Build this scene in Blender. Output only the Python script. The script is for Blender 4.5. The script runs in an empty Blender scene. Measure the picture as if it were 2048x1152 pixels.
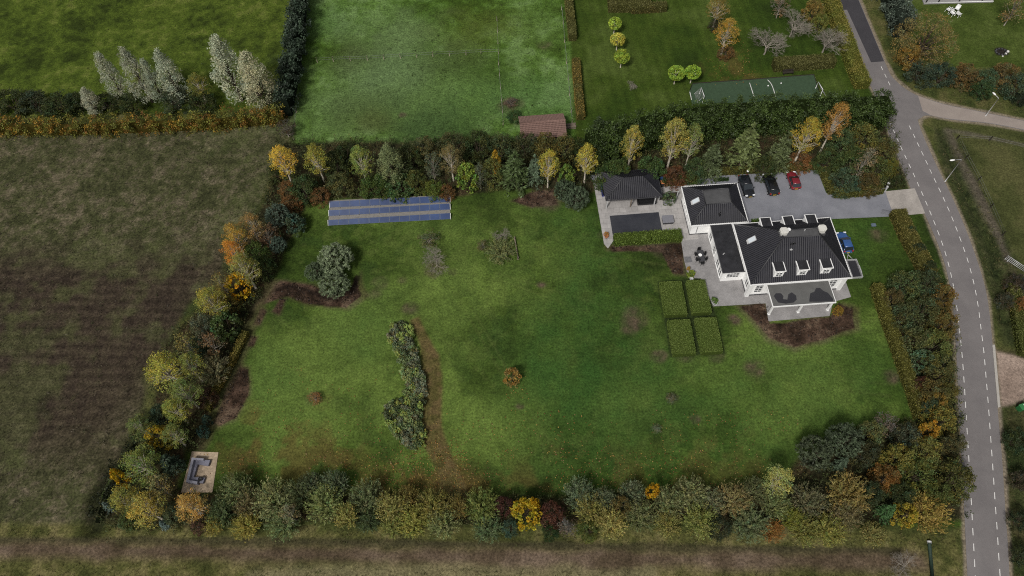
import bpy, bmesh, math, random
import numpy as np
from mathutils import Vector, Matrix

# ------------------------------------------------------------------ scene, camera, world, sun, exposure
S = bpy.context.scene
COL = S.collection
CAM_H, FOCAL, PITCH, ROLL = 100.0, 1500.0, math.radians(59.0), math.radians(-1.5)
FW = np.array([0, math.cos(PITCH), -math.sin(PITCH)])
_up = np.array([0, math.sin(PITCH), math.cos(PITCH)])
_rt = np.array([1.0, 0, 0])
RT = _rt * math.cos(ROLL) + _up * math.sin(ROLL)
UP = -_rt * math.sin(ROLL) + _up * math.cos(ROLL)
cam_data = bpy.data.cameras.new("camera")
cam_data.sensor_width = 36.0
cam_data.lens = 36.0 * FOCAL / 2048.0
cam_data.clip_start, cam_data.clip_end = 1.0, 4000.0
cam = bpy.data.objects.new("camera", cam_data)
COL.objects.link(cam)
M = Matrix.Identity(4)
for i in range(3):
    M[i][0], M[i][1], M[i][2] = RT[i], UP[i], -FW[i]
M[2][3] = CAM_H
cam.matrix_world = M
S.camera = cam

SUN_EL, SUN_AZ = math.radians(50), math.radians(212)      # compass-style: light comes from the south-west
W = bpy.data.worlds.new("World"); S.world = W; W.use_nodes = True
nt = W.node_tree; nt.nodes.clear()
sky = nt.nodes.new("ShaderNodeTexSky"); sky.sky_type = 'NISHITA'; sky.sun_disc = False
sky.sun_elevation = SUN_EL; sky.sun_rotation = SUN_AZ; sky.dust_density = 4.0; sky.ozone_density = 1.0; sky.air_density = 1.0
hsv = nt.nodes.new("ShaderNodeHueSaturation"); hsv.inputs['Saturation'].default_value = 0.2
bg = nt.nodes.new("ShaderNodeBackground"); bg.inputs['Strength'].default_value = 0.08
wo = nt.nodes.new("ShaderNodeOutputWorld")
nt.links.new(sky.outputs[0], hsv.inputs['Color']); nt.links.new(hsv.outputs[0], bg.inputs[0]); nt.links.new(bg.outputs[0], wo.inputs[0])
sd = bpy.data.lights.new("sun", 'SUN'); sd.energy = 2.8; sd.angle = math.radians(9); sd.color = (1.0, 0.96, 0.9)
sun = bpy.data.objects.new("sun", sd); COL.objects.link(sun)
_sdir = Vector((math.sin(SUN_AZ) * math.cos(SUN_EL), math.cos(SUN_AZ) * math.cos(SUN_EL), math.sin(SUN_EL)))
sun.rotation_euler = _sdir.to_track_quat('Z', 'Y').to_euler()
S.view_settings.view_transform = 'Standard'; S.view_settings.look = 'None'
S.view_settings.exposure = 0.0; S.view_settings.gamma = 1.0

S.render.engine = 'CYCLES'; S.cycles.filter_width = 1.1; S.cycles.use_denoising = False
rng = np.random.default_rng(11)
random.seed(5)

# ------------------------------------------------------------------ helpers
def P(x, y, z=0.0):
    """Ground (or height z) point seen at photograph pixel x, y."""
    d = FW + (x - 1024) / FOCAL * RT - (y - 576) / FOCAL * UP
    s = (CAM_H - z) / -d[2]
    return np.array([d[0] * s, d[1] * s, z])
def depth(p):
    return float((np.array(p) - np.array([0, 0, CAM_H])) @ FW)
def plane_hit(x, y, p0, n):
    d = FW + (x - 1024) / FOCAL * RT - (y - 576) / FOCAL * UP
    o = np.array([0, 0, CAM_H]); s = ((np.array(p0) - o) @ np.array(n)) / (d @ np.array(n))
    return o + d * s

def tag(o, label=None, cat=None, group=None, kind=None):
    if label: o['label'] = label
    if cat: o['category'] = cat
    if group: o['group'] = group
    if kind: o['kind'] = kind
    return o
def empty(name, loc=(0, 0, 0), rz=0.0, label=None, cat=None, group=None):
    o = bpy.data.objects.new(name, None); COL.objects.link(o)
    o.empty_display_size = 0.2
    o.location = loc; o.rotation_euler = (0, 0, rz)
    return tag(o, label, cat, group)
def copy_tree(o, parent=None):
    c = o.copy(); COL.objects.link(c); c.parent = parent
    for ch in list(o.children):
        copy_tree(ch, c)
    return c

class MB:
    """Collects simple shapes; build() links them as one mesh object."""
    def __init__(s): s.v, s.f, s.m, s.smooth = [], [], [], []
    def add(s, vs, fs, mi=0, sm=False):
        b = len(s.v); s.v += [tuple(map(float, q)) for q in vs]
        s.f += [tuple(b + i for i in q) for q in fs]; s.m += [mi] * len(fs); s.smooth += [sm] * len(fs)
    def box(s, c, d, rz=0.0, mi=0, taper=1.0):
        hx, hy, hz = d[0] / 2, d[1] / 2, d[2] / 2; ca, sa = math.cos(rz), math.sin(rz); vs = []
        for z, t in ((-hz, 1), (hz, taper)):
            for x, y in ((-hx, -hy), (hx, -hy), (hx, hy), (-hx, hy)):
                x *= t; y *= t
                vs.append((c[0] + x * ca - y * sa, c[1] + x * sa + y * ca, c[2] + z))
        s.add(vs, [(0, 3, 2, 1), (4, 5, 6, 7), (0, 1, 5, 4), (1, 2, 6, 5), (2, 3, 7, 6), (3, 0, 4, 7)], mi)
    def prism(s, poly, z0, z1, mi=0):
        n = len(poly)
        a = sum(poly[i][0] * poly[(i + 1) % n][1] - poly[(i + 1) % n][0] * poly[i][1] for i in range(n))
        if a < 0: poly = poly[::-1]
        s.add([(p[0], p[1], z0) for p in poly] + [(p[0], p[1], z1) for p in poly],
              [tuple(range(n - 1, -1, -1)), tuple(range(n, 2 * n))] + [(i, (i + 1) % n, n + (i + 1) % n, n + i) for i in range(n)], mi)
    def tube(s, pts, rads, n=6, mi=0, cap=True):
        pts = [Vector(p) for p in pts]; k = len(pts); vs = []
        if not hasattr(rads, '__len__'): rads = [rads] * k
        for i, p in enumerate(pts):
            t = (pts[min(i + 1, k - 1)] - pts[max(i - 1, 0)])
            t = t.normalized() if t.length > 1e-9 else Vector((0, 0, 1))
            a = t.cross(Vector((0, 0, 1)) if abs(t.z) < .9 else Vector((1, 0, 0))).normalized(); b = t.cross(a)
            for j in range(n):
                w = 2 * math.pi * j / n; vs.append(p + (a * math.cos(w) + b * math.sin(w)) * rads[i])
        fs = [(i * n + j, i * n + (j + 1) % n, (i + 1) * n + (j + 1) % n, (i + 1) * n + j) for i in range(k - 1) for j in range(n)]
        if cap: fs += [tuple(range(n)), tuple(range((k - 1) * n + n - 1, (k - 1) * n - 1, -1))]
        s.add(vs, fs, mi, True)
    def lathe(s, prof, n=14, c=(0, 0, 0), mi=0):
        vs = [(c[0] + r * math.cos(2 * math.pi * j / n), c[1] + r * math.sin(2 * math.pi * j / n), c[2] + z) for r, z in prof for j in range(n)]
        k = len(prof)
        fs = [(i * n + j, i * n + (j + 1) % n, (i + 1) * n + (j + 1) % n, (i + 1) * n + j) for i in range(k - 1) for j in range(n)]
        fs += [tuple(range(n - 1, -1, -1)), tuple(range((k - 1) * n, k * n))]
        s.add(vs, fs, mi, True)
    def build(s, name, mats, parent=None, loc=None, bevel=0.0):
        me = bpy.data.meshes.new(name); me.from_pydata(s.v, [], s.f); me.update()
        for m in (mats if isinstance(mats, (list, tuple)) else [mats]): me.materials.append(m)
        me.polygons.foreach_set('material_index', s.m); me.polygons.foreach_set('use_smooth', s.smooth)
        o = bpy.data.objects.new(name, me); COL.objects.link(o); o.parent = parent
        if loc is not None: o.location = loc
        if bevel:
            b = o.modifiers.new('bevel', 'BEVEL'); b.width = bevel; b.segments = 2; b.limit_method = 'ANGLE'
        return o
def mesh_np(name, V, F, mats, tint=None, parent=None, mi=None, smooth=False):
    """V (n,3), F (m,k) arrays; optional per-vertex tint colour."""
    me = bpy.data.meshes.new(name or "mesh"); n, (m, k) = len(V), F.shape
    me.vertices.add(n); me.vertices.foreach_set('co', np.asarray(V, np.float32).ravel())
    me.loops.add(m * k); me.loops.foreach_set('vertex_index', F.astype(np.int32).ravel())
    me.polygons.add(m); me.polygons.foreach_set('loop_start', np.arange(0, m * k, k, dtype=np.int32))
    try: me.polygons.foreach_set('loop_total', np.full(m, k, np.int32))
    except Exception: pass
    for q in (mats if isinstance(mats, (list, tuple)) else [mats]): me.materials.append(q)
    if mi is not None: me.polygons.foreach_set('material_index', mi.astype(np.int32))
    me.polygons.foreach_set('use_smooth', np.full(m, bool(smooth)))
    if tint is not None:
        a = me.attributes.new('tint', 'FLOAT_COLOR', 'POINT')
        a.data.foreach_set('color', np.c_[tint, np.ones(n)].astype(np.float32).ravel())
    me.update(calc_edges=True); me.validate()
    if name is None: return me
    o = bpy.data.objects.new(name, me); COL.objects.link(o); o.parent = parent
    return o

# value noise
def vnoise(x, y, scale, seed):
    r = np.random.default_rng(seed); T = r.random((256, 256))
    u, v = np.asarray(x) / scale + seed * 13.7, np.asarray(y) / scale + seed * 7.3
    iu, iv = np.floor(u).astype(int), np.floor(v).astype(int); fu, fv = u - iu, v - iv
    fu, fv = fu * fu * (3 - 2 * fu), fv * fv * (3 - 2 * fv)
    g = lambda a, b: T[a % 256, b % 256]
    return (g(iu, iv) * (1 - fu) + g(iu + 1, iv) * fu) * (1 - fv) + (g(iu, iv + 1) * (1 - fu) + g(iu + 1, iv + 1) * fu) * fv
def fbm(x, y, scale, seed, octs=4, gain=.55):
    s, a, t = 0, 1.0, 0
    for o in range(octs):
        s = s + a * vnoise(x, y, scale / 2 ** o, seed + o * 17); t += a; a *= gain
    return s / t
def sstep(a, b, x):
    t = np.clip((x - a) / (b - a), 0, 1); return t * t * (3 - 2 * t)

# ------------------------------------------------------------------ materials
def mat(name, col, rough=.8, spec=.3, metal=0., noise=0., nscale=4., bump=0., bscale=20., col2=None, coat=0.):
    m = bpy.data.materials.new(name); m.use_nodes = True; t = m.node_tree; b = t.nodes['Principled BSDF']
    b.inputs['Roughness'].default_value = rough; b.inputs['Specular IOR Level'].default_value = spec; b.inputs['Metallic'].default_value = metal
    if coat: b.inputs['Coat Weight'].default_value = coat; b.inputs['Coat Roughness'].default_value = .05
    tc = t.nodes.new('ShaderNodeTexCoord')
    if noise or col2:
        nz = t.nodes.new('ShaderNodeTexNoise'); nz.inputs['Scale'].default_value = nscale; nz.inputs['Detail'].default_value = 6; nz.inputs['Roughness'].default_value = .65
        t.links.new(tc.outputs['Object'], nz.inputs['Vector'])
        r = t.nodes.new('ShaderNodeValToRGB'); r.color_ramp.elements[0].position = .3; r.color_ramp.elements[1].position = .7
        c2 = col2 or tuple(min(1, c * (1 + noise)) for c in col); c1 = col if col2 else tuple(c * (1 - noise) for c in col)
        r.color_ramp.elements[0].color = (*c1, 1); r.color_ramp.elements[1].color = (*c2, 1)
        t.links.new(nz.outputs['Fac'], r.inputs[0]); t.links.new(r.outputs[0], b.inputs['Base Color'])
    else:
        b.inputs['Base Color'].default_value = (*col, 1)
    if bump:
        n2 = t.nodes.new('ShaderNodeTexNoise'); n2.inputs['Scale'].default_value = bscale; n2.inputs['Detail'].default_value = 4
        t.links.new(tc.outputs['Object'], n2.inputs['Vector'])
        bp = t.nodes.new('ShaderNodeBump'); bp.inputs['Strength'].default_value = bump; bp.inputs['Distance'].default_value = .05
        t.links.new(n2.outputs['Fac'], bp.inputs['Height']); t.links.new(bp.outputs[0], b.inputs['Normal'])
    return m
def leaf_material(name, trans=.25, rough=.6, spec=.25):
    """Leaf colour = the object's own colour times a per-leaf tint."""
    m = bpy.data.materials.new(name); m.use_nodes = True; t = m.node_tree; b = t.nodes['Principled BSDF']
    oi = t.nodes.new('ShaderNodeObjectInfo'); at = t.nodes.new('ShaderNodeAttribute'); at.attribute_name = 'tint'
    mx = t.nodes.new('ShaderNodeMix'); mx.data_type = 'RGBA'; mx.blend_type = 'MULTIPLY'; mx.inputs[0].default_value = 1
    t.links.new(oi.outputs['Color'], mx.inputs[6]); t.links.new(at.outputs['Color'], mx.inputs[7])
    b.inputs['Roughness'].default_value = rough; b.inputs['Specular IOR Level'].default_value = spec
    t.links.new(mx.outputs[2], b.inputs['Base Color'])
    tr = t.nodes.new('ShaderNodeBsdfTranslucent'); t.links.new(mx.outputs[2], tr.inputs[0])
    ms = t.nodes.new('ShaderNodeMixShader'); ms.inputs[0].default_value = trans
    t.links.new(b.outputs[0], ms.inputs[1]); t.links.new(tr.outputs[0], ms.inputs[2]); t.links.new(ms.outputs[0], t.nodes['Material Output'].inputs[0])
    return m
def ground_material():
    m = bpy.data.materials.new('ground_cover'); m.use_nodes = True; t = m.node_tree; b = t.nodes['Principled BSDF']
    b.inputs['Roughness'].default_value = 1; b.inputs['Specular IOR Level'].default_value = .1
    at = t.nodes.new('ShaderNodeAttribute'); at.attribute_name = 'tint'
    rg = t.nodes.new('ShaderNodeAttribute'); rg.attribute_name = 'coarse'
    tc = t.nodes.new('ShaderNodeTexCoord')
    def noise(sc, det):
        n = t.nodes.new('ShaderNodeTexNoise'); n.inputs['Scale'].default_value = sc; n.inputs['Detail'].default_value = det; n.inputs['Roughness'].default_value = .7
        t.links.new(tc.outputs['Object'], n.inputs['Vector']); return n
    n1, n2 = noise(3.2, 5), noise(.9, 4)
    mp = t.nodes.new('ShaderNodeMapRange'); mp.inputs[1].default_value = .28; mp.inputs[2].default_value = .72; mp.inputs[3].default_value = .3; mp.inputs[4].default_value = 1.85
    t.links.new(n1.outputs['Fac'], mp.inputs[0])
    mp2 = t.nodes.new('ShaderNodeMapRange'); mp2.inputs[1].default_value = .3; mp2.inputs[2].default_value = .7; mp2.inputs[3].default_value = .7; mp2.inputs[4].default_value = 1.3
    t.links.new(n2.outputs['Fac'], mp2.inputs[0])
    ml = t.nodes.new('ShaderNodeMath'); ml.operation = 'MULTIPLY'; t.links.new(mp.outputs[0], ml.inputs[0]); t.links.new(mp2.outputs[0], ml.inputs[1])
    # coarse covers get the full mottling, mown grass about half of it
    one = t.nodes.new('ShaderNodeMix'); one.data_type = 'FLOAT'; one.inputs[2].default_value = 1.0
    t.links.new(ml.outputs[0], one.inputs[3])
    mr = t.nodes.new('ShaderNodeMapRange'); mr.inputs[3].default_value = .5; mr.inputs[4].default_value = 1.0
    t.links.new(rg.outputs['Fac'], mr.inputs[0]); t.links.new(mr.outputs[0], one.inputs[0])
    vm = t.nodes.new('ShaderNodeVectorMath'); vm.operation = 'SCALE'
    t.links.new(at.outputs['Color'], vm.inputs[0]); t.links.new(one.outputs[0], vm.inputs['Scale']); t.links.new(vm.outputs[0], b.inputs['Base Color'])
    bp = t.nodes.new('ShaderNodeBump'); bp.inputs['Strength'].default_value = .8; bp.inputs['Distance'].default_value = .12
    t.links.new(n1.outputs['Fac'], bp.inputs['Height']); t.links.new(bp.outputs[0], b.inputs['Normal'])
    return m
def asphalt(name, col, col2, sc=.35):
    m = mat(name, col, .9, .2, col2=col2, nscale=sc, bump=.25, bscale=30)
    return m
def paving(name, col, cell=(.6, .6), joint=.35, var=.2, rz=0.):
    """Rectangular slabs with slightly different tone per slab and darker joints."""
    m = bpy.data.materials.new(name); m.use_nodes = True; t = m.node_tree; b = t.nodes['Principled BSDF']
    b.inputs['Roughness'].default_value = .85; b.inputs['Specular IOR Level'].default_value = .25
    tc = t.nodes.new('ShaderNodeTexCoord'); mp = t.nodes.new('ShaderNodeMapping'); mp.inputs['Rotation'].default_value = (0, 0, -rz)
    t.links.new(tc.outputs['Object'], mp.inputs[0])
    br = t.nodes.new('ShaderNodeTexBrick'); br.offset = .5; br.inputs['Scale'].default_value = 1
    br.inputs['Brick Width'].default_value = cell[0]; br.inputs['Row Height'].default_value = cell[1]; br.inputs['Mortar Size'].default_value = .02; br.inputs['Bias'].default_value = 0
    br.inputs['Color1'].default_value = (*[c * (1 - var) for c in col], 1); br.inputs['Color2'].default_value = (*[min(1, c * (1 + var)) for c in col], 1)
    br.inputs['Mortar'].default_value = (*[c * joint for c in col], 1)
    t.links.new(mp.outputs[0], br.inputs['Vector'])
    nz = t.nodes.new('ShaderNodeTexNoise'); nz.inputs['Scale'].default_value = .5; nz.inputs['Detail'].default_value = 7; nz.inputs['Roughness'].default_value = .7
    t.links.new(tc.outputs['Object'], nz.inputs[0])
    r = t.nodes.new('ShaderNodeMapRange'); r.inputs[1].default_value = .3; r.inputs[2].default_value = .7; r.inputs[3].default_value = .72; r.inputs[4].default_value = 1.15
    t.links.new(nz.outputs['Fac'], r.inputs[0])
    vm = t.nodes.new('ShaderNodeVectorMath'); vm.operation = 'SCALE'
    t.links.new(br.outputs['Color'], vm.inputs[0]); t.links.new(r.outputs[0], vm.inputs['Scale']); t.links.new(vm.outputs[0], b.inputs['Base Color'])
    return m
M_GROUND = ground_material()
M_LEAF = leaf_material('leaves')
M_NEEDLE = leaf_material('needles', .08, .55, .3)
M_BARK = mat('bark', (.07, .055, .04), .95, .1, noise=.4, nscale=3)
M_BIRCH = mat('birch_bark', (.42, .38, .31), .9, .1, noise=.35, nscale=5)
M_TWIG = mat('grey_twigs', (.24, .215, .18), .95, .1, noise=.3, nscale=2)
M_WHITE = mat('white_render', (.82, .82, .81), .8, .2, noise=.05, nscale=1.5)
M_TRIM = mat('white_trim', (.75, .75, .74), .5, .3)
M_TILE = mat('anthracite_tile', (.016, .016, .021), .5, .28, noise=.25, nscale=1.2)
M_RIDGE = mat('anthracite_ridge', (.035, .035, .038), .5, .4)
M_BITUMEN = mat('bitumen_roof', (.012, .012, .014), .6, .35, col2=(.03, .03, .034), nscale=.8)
M_ZINC = mat('grey_roof_deck', (.07, .07, .072), .6, .35, noise=.25, nscale=.7)
M_GLASS = mat('window_glass', (.02, .025, .03), .06, .6)
M_SKYGLASS = mat('rooflight_glass', (.55, .6, .64), .15, .6)
M_BLACK = mat('black_metal', (.012, .012, .013), .5, .4)
M_DKGREY = mat('dark_grey', (.045, .045, .05), .7, .3, noise=.2)
M_GREY = mat('mid_grey', (.2, .2, .21), .7, .3, noise=.12)
M_LTGREY = mat('light_grey', (.42, .42, .42), .6, .3, noise=.08)
M_ALU = mat('galvanised_metal', (.5, .5, .5), .45, .5, metal=.4)
M_RUBBER = mat('rubber', (.012, .012, .012), .9, .2)
M_WOOD = mat('weathered_wood', (.16, .13, .1), .9, .2, noise=.35, nscale=6)
M_DKWOOD = mat('dark_wood', (.03, .025, .02), .9, .2, noise=.3, nscale=6)
M_STONE = mat('chimney_render', (.55, .54, .5), .9, .2, noise=.15, nscale=3)
M_PAINT = mat('road_paint', (.5, .49, .47), .8, .2, col2=(.72, .71, .69), nscale=1.1)
# ------------------------------------------------------------------ ground: one fine sheet split by what grows on it
def poly_w(px): return np.array([P(x, y)[:2] for x, y in px])
GS = .25
gx = np.arange(-118, 118.01, GS); gy = np.arange(8, 150.01, GS)
NX, NY = len(gx), len(gy)
GX, GY = np.meshgrid(gx, gy); GX, GY = GX.ravel(), GY.ravel()
_wob = [fbm(GX, GY, 5.0, 71, 5) - .5, fbm(GX, GY, 5.0, 83, 5) - .5]
def sdist(poly, pad):
    """Signed distance (positive inside) for vertices near the polygon, else -pad."""
    out = np.full(len(GX), -pad); lo, hi = poly.min(0) - pad, poly.max(0) + pad
    k = np.where((GX > lo[0]) & (GX < hi[0]) & (GY > lo[1]) & (GY < hi[1]))[0]
    x, y = GX[k], GY[k]; d2 = np.full(len(k), 1e9); ins = np.zeros(len(k), bool)
    n = len(poly)
    for i in range(n):
        a, b = poly[i], poly[(i + 1) % n]; e = b - a; L = max(e @ e, 1e-9)
        t = np.clip(((x - a[0]) * e[0] + (y - a[1]) * e[1]) / L, 0, 1)
        d2 = np.minimum(d2, (x - a[0] - t * e[0]) ** 2 + (y - a[1] - t * e[1]) ** 2)
        c = (a[1] > y) != (b[1] > y)
        with np.errstate(divide='ignore', invalid='ignore'):
            xi = (b[0] - a[0]) * (y - a[1]) / (b[1] - a[1]) + a[0]
        ins ^= c & (x < xi)
    d = np.sqrt(d2); out[k] = np.where(ins, d, -d)
    return np.maximum(out, -pad)
def mask(px, soft=.5, wob=1.5, world=False):
    poly = np.array(px, float) if world else poly_w(px)
    pad = soft + wob + 1
    return sstep(-soft, soft, sdist(poly, pad) + _wob[0] * 2 * wob)
def blob(x, y, rx, ry=None, soft=.6):
    c = P(x, y); ry = ry or rx
    d = np.sqrt(((GX - c[0]) / rx) ** 2 + ((GY - c[1]) / ry) ** 2)
    return 1 - sstep(1 - soft, 1 + soft, d + _wob[1] * 1.6)
def line_mask(px, w, soft=.4, wob=.5):
    pts = poly_w(px); d2 = np.full(len(GX), 1e9)
    for a, b in zip(pts[:-1], pts[1:]):
        e = b - a; t = np.clip(((GX - a[0]) * e[0] + (GY - a[1]) * e[1]) / (e @ e), 0, 1)
        d2 = np.minimum(d2, (GX - a[0] - t * e[0]) ** 2 + (GY - a[1] - t * e[1]) ** 2)
    return 1 - sstep(w - soft, w + soft, np.sqrt(d2) + _wob[0] * 2 * wob)
TINT = np.zeros((len(GX), 3)); COARSE = np.zeros(len(GX)); ZONE = np.zeros(len(GX), int); RELIEF = np.zeros(len(GX))
ZN = []
def col3(c): return np.array(c, float)
def paint(m, c, coarse=None, zone=None, relief=None):
    global TINT, COARSE, RELIEF
    c = c if isinstance(c, np.ndarray) and c.ndim == 2 else col3(c)
    TINT = TINT * (1 - m[:, None]) + c * m[:, None]
    if coarse is not None: COARSE = COARSE * (1 - m) + coarse * m
    if relief is not None: RELIEF = RELIEF * (1 - m) + relief * m
    if zone:
        if zone not in ZN: ZN.append(zone)
        ZONE[m > .5] = ZN.index(zone)
def mixc(t, *cs):
    """Colour ramp through cs by t in 0..1."""
    cs = np.array(cs, float); t = np.clip(t, 0, .9999) * (len(cs) - 1); i = t.astype(int); f = (t - i)[:, None]
    return cs[i] * (1 - f) + cs[i + 1] * f
def spread(n, lo=.3, hi=.7): return np.clip((n - lo) / (hi - lo), 0, 1)

n20, n8, n3, n1 = (fbm(GX, GY, s, k, 5) for s, k in ((20, 3), (8, 5), (3, 9), (1.1, 12)))
n40 = fbm(GX, GY, 34, 21, 3)
wn = np.clip(.5 + .13 * np.random.default_rng(4).normal(size=len(GX)), 0, 1); nf = .12 * n8 + .23 * n3 + .35 * n1 + .3 * wn
FIELD = [(-90, 266), (300, 262), (575, 238), (592, 262), (570, 300), (548, 340), (520, 420), (455, 470), (440, 560), (390, 600), (330, 690), (300, 740), (290, 830), (235, 930), (185, 1045), (-200, 1066)]
MEADOW = [(-90, -80), (597, -80), (582, 200), (560, 216), (-90, 244)]
PASTURE = [(600, -80), (1133, -80), (1160, 260), (1150, 300), (588, 300)]
NLAWN = [(1133, -80), (1645, -80), (1720, 170), (1780, 185), (1790, 262), (1200, 330), (1150, 282)]
LEFT_BELT = [(560, 300), (610, 400), (590, 460), (540, 570), (500, 640), (430, 780), (405, 900), (372, 902), (356, 978), (430, 988), (430, 1070), (190, 1060), (240, 930), (300, 830), (330, 690), (440, 560), (520, 420)]
TOP_BELT = [(560, 285), (1150, 282), (1190, 300), (1760, 215), (1788, 250), (1812, 375), (1660, 388), (1640, 345), (1400, 358), (1260, 352), (1195, 350), (1190, 380), (1150, 415), (1060, 378), (900, 392), (650, 400), (600, 408)]
BOTTOM_BELT = [(440, 990), (900, 988), (1100, 994), (1560, 970), (1600, 910), (1720, 862), (1825, 835), (1762, 590), (1870, 545), (1905, 600), (1914, 760), (1925, 900), (1930, 1040), (1800, 1052), (430, 1050)]
# base: rough verge grass everywhere
paint(np.ones(len(GX)), mixc(spread(n3), (.03, .04, .011), (.055, .062, .018), (.085, .08, .03)), .8, 'verge', .05)
# mown estate lawn: mottled darker and lighter turf
lawn_c = mixc(spread(.36 * n20 + .3 * n8 + .2 * n3 + .14 * n1, .36, .64), (.018, .031, .006), (.028, .048, .008), (.04, .067, .011), (.076, .115, .022))
lawn_c = lawn_c * (1 + .07 * np.sin((GX * .35 + GY) * 2 * np.pi / 1.7))[:, None]
paint(mask([(590, 300), (1200, 330), (1790, 240), (1850, 390), (1862, 430), (1905, 545), (1912, 700), (1920, 900), (1930, 1055), (430, 1050), (190, 1060), (330, 780), (545, 400)], .4, .6), lawn_c, .6, 'lawn', 0)
cl = sstep(.55, .63, fbm(GX, GY, 1.7, 131, 3)); mo = sstep(.55, .62, fbm(GX, GY, 2.6, 137, 4))
LAWN_IN = [(600, 420), (1180, 420), (1210, 500), (1360, 560), (1480, 690), (1700, 690), (1780, 830), (1600, 880), (1560, 960), (450, 970), (500, 740), (540, 600)]
lm = mask(LAWN_IN, 2, 1)
paint(lm * cl * .4, (.075, .1, .024)); paint(lm * mo * .4, (.016, .036, .008))
for a_, b_ in (((990, 545), (1300, 640)), ((1000, 560), (1290, 665)), ((1230, 700), (1760, 640)), ((1240, 715), (1770, 660)), ((560, 640), (760, 780)), ((900, 470), (1330, 530)), ((930, 620), (1090, 900)), ((945, 618), (1105, 896)), ((1500, 740), (1790, 770)), ((1490, 760), (1780, 792))):
    paint(line_mask([a_, b_], .18, .15, .12) * .3, (.075, .09, .026))
# pale drier turf over the whole lawn, some yellower patches
for x, y, r, q in ((500, 800, 3, .5), (580, 720, 4, .55), (720, 640, 5, .4), (980, 830, 6, .45), (1020, 900, 6, .3), (880, 700, 4, .4), (650, 660, 4, .4), (1255, 810, 4, .5), (1110, 500, 5, .35), (1340, 660, 3, .3), (1600, 720, 5, .35), (1560, 800, 6, .3), (780, 830, 5, .35), (850, 560, 4, .4), (690, 720, 9, .5), (600, 700, 5, .4), (870, 620, 4, .6), (960, 860, 9, .45), (780, 700, 6, .3), (760, 590, 5, .4), (1240, 810, 6, .5), (1000, 480, 9, .25), (950, 545, 8, .3), (1130, 620, 8, .25), (560, 850, 6, .4), (1640, 770, 7, .3), (1400, 760, 8, .2), (830, 470, 6, .3), (640, 830, 6, .3)):
    paint(blob(x, y, r, soft=.9) * min(1, q * 1.35) * (.25 + .5 * spread(n8) + .55 * spread(n3)), (.098, .145, .03))
for x, y, r, q in ((1180, 700, 9, .55), (1120, 770, 9, .4), (1180, 560, 6, .4), (1150, 440, 6, .4), (1660, 470, 6, .5), (1700, 780, 9, .35), (540, 770, 5, .3), (720, 660, 5, .35), (1440, 850, 9, .4), (1230, 900, 10, .4)):
    paint(blob(x, y, r, soft=.9) * q * (.55 + .9 * spread(n3)), (.024, .062, .012))
# tufted wild field to the left: grey-green and straw up the slope, dark brown weeds lower down
fy = (GY - 20) / 80
fc_up = mixc(spread(nf, .37, .65), (.03, .032, .014), (.046, .05, .02), (.07, .064, .036), (.12, .1, .066))
fc_lo = mixc(spread(nf, .35, .66), (.026, .019, .014), (.04, .03, .021), (.048, .038, .024), (.066, .052, .036))
low = mask([(-200, 508), (250, 505), (470, 495), (400, 650), (300, 800), (230, 900), (-200, 950)], 6, 2.5)
rows = 1 + .17 * np.sin((GY + GX * .05) * 2 * np.pi / 1.6 + n8 * 6)[:, None]
fc = fc_up * (1 - low[:, None]) + fc_lo * .93 * rows * low[:, None]
gm = sstep(.5, .6, n20 * .3 + n8 * .4 + n3 * .3)[:, None] * .42
fc = fc * (1 - gm) + gm * mixc(spread(n3), (.03, .042, .012), (.062, .076, .024))
paint(mask(FIELD, .8, 1.2), fc, 1, 'field', .16)
paint(mask(MEADOW, .6, .6), mixc(spread(.35 * n8 + .35 * n3 + .3 * n1, .36, .64), (.022, .033, .005), (.04, .06, .008), (.058, .084, .011), (.09, .11, .022)), .75, 'meadow', .07)
past = mixc(spread(.2 * n20 + .3 * n8 + .3 * n3 + .2 * n1, .38, .62), (.03, .056, .007), (.046, .09, .012), (.074, .132, .028), (.11, .178, .055))
paint(mask(PASTURE, .5, .5), past, .85, 'pasture', .05)
for x, y, r, q, c in ((790, 80, 9, .7, (.1, .15, .058)), (780, 180, 13, .6, (.09, .135, .05)), (900, 210, 9, .6, (.085, .14, .042)), (680, 215, 7, .6, (.08, .125, .045)), (650, 40, 6, .4, (.06, .11, .038)), (770, 140, 6, .5, (.09, .14, .06)), (960, 190, 6, .6, (.07, .13, .028)), (1070, 200, 7, .5, (.055, .11, .034)), (1060, 60, 8, .35, (.08, .12, .035)), (950, 60, 7, .5, (.06, .075, .012)), (720, 230, 5, .35, (.04, .055, .012)), (750, 245, 3, .35, (.06, .055, .015)), (880, 260, 8, .6, (.02, .042, .012)), (900, 120, 5, .5, (.03, .045, .01)), (700, 110, 5, .5, (.035, .045, .012)), (1000, 130, 5, .5, (.03, .055, .009))):
    paint(blob(x, y, r, r * .8, .95) * q, c)
nl = mixc(spread(.4 * n20 + .4 * n8 + .2 * n3, .35, .65), (.018, .032, .005), (.025, .045, .006), (.036, .058, .008), (.055, .08, .016))
stripe = .5 + .5 * np.sin((GX * 1.0 + GY * .1) * 2 * np.pi / 1.9)
nl = nl * (.92 + .16 * stripe[:, None])
paint(mask(NLAWN, .4, .3), nl, .3, 'neighbour_lawn', 0)
# ground under the tree belts: leaf litter, moss and shade plants
lit = mixc(spread(.5 * n3 + .5 * n1, .36, .64), (.014, .015, .007), (.026, .024, .011), (.045, .032, .017))
for q in (LEFT_BELT, TOP_BELT, BOTTOM_BELT):
    paint(mask(q, .6, .9), lit, 1, 'woodland_floor', .08)
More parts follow.
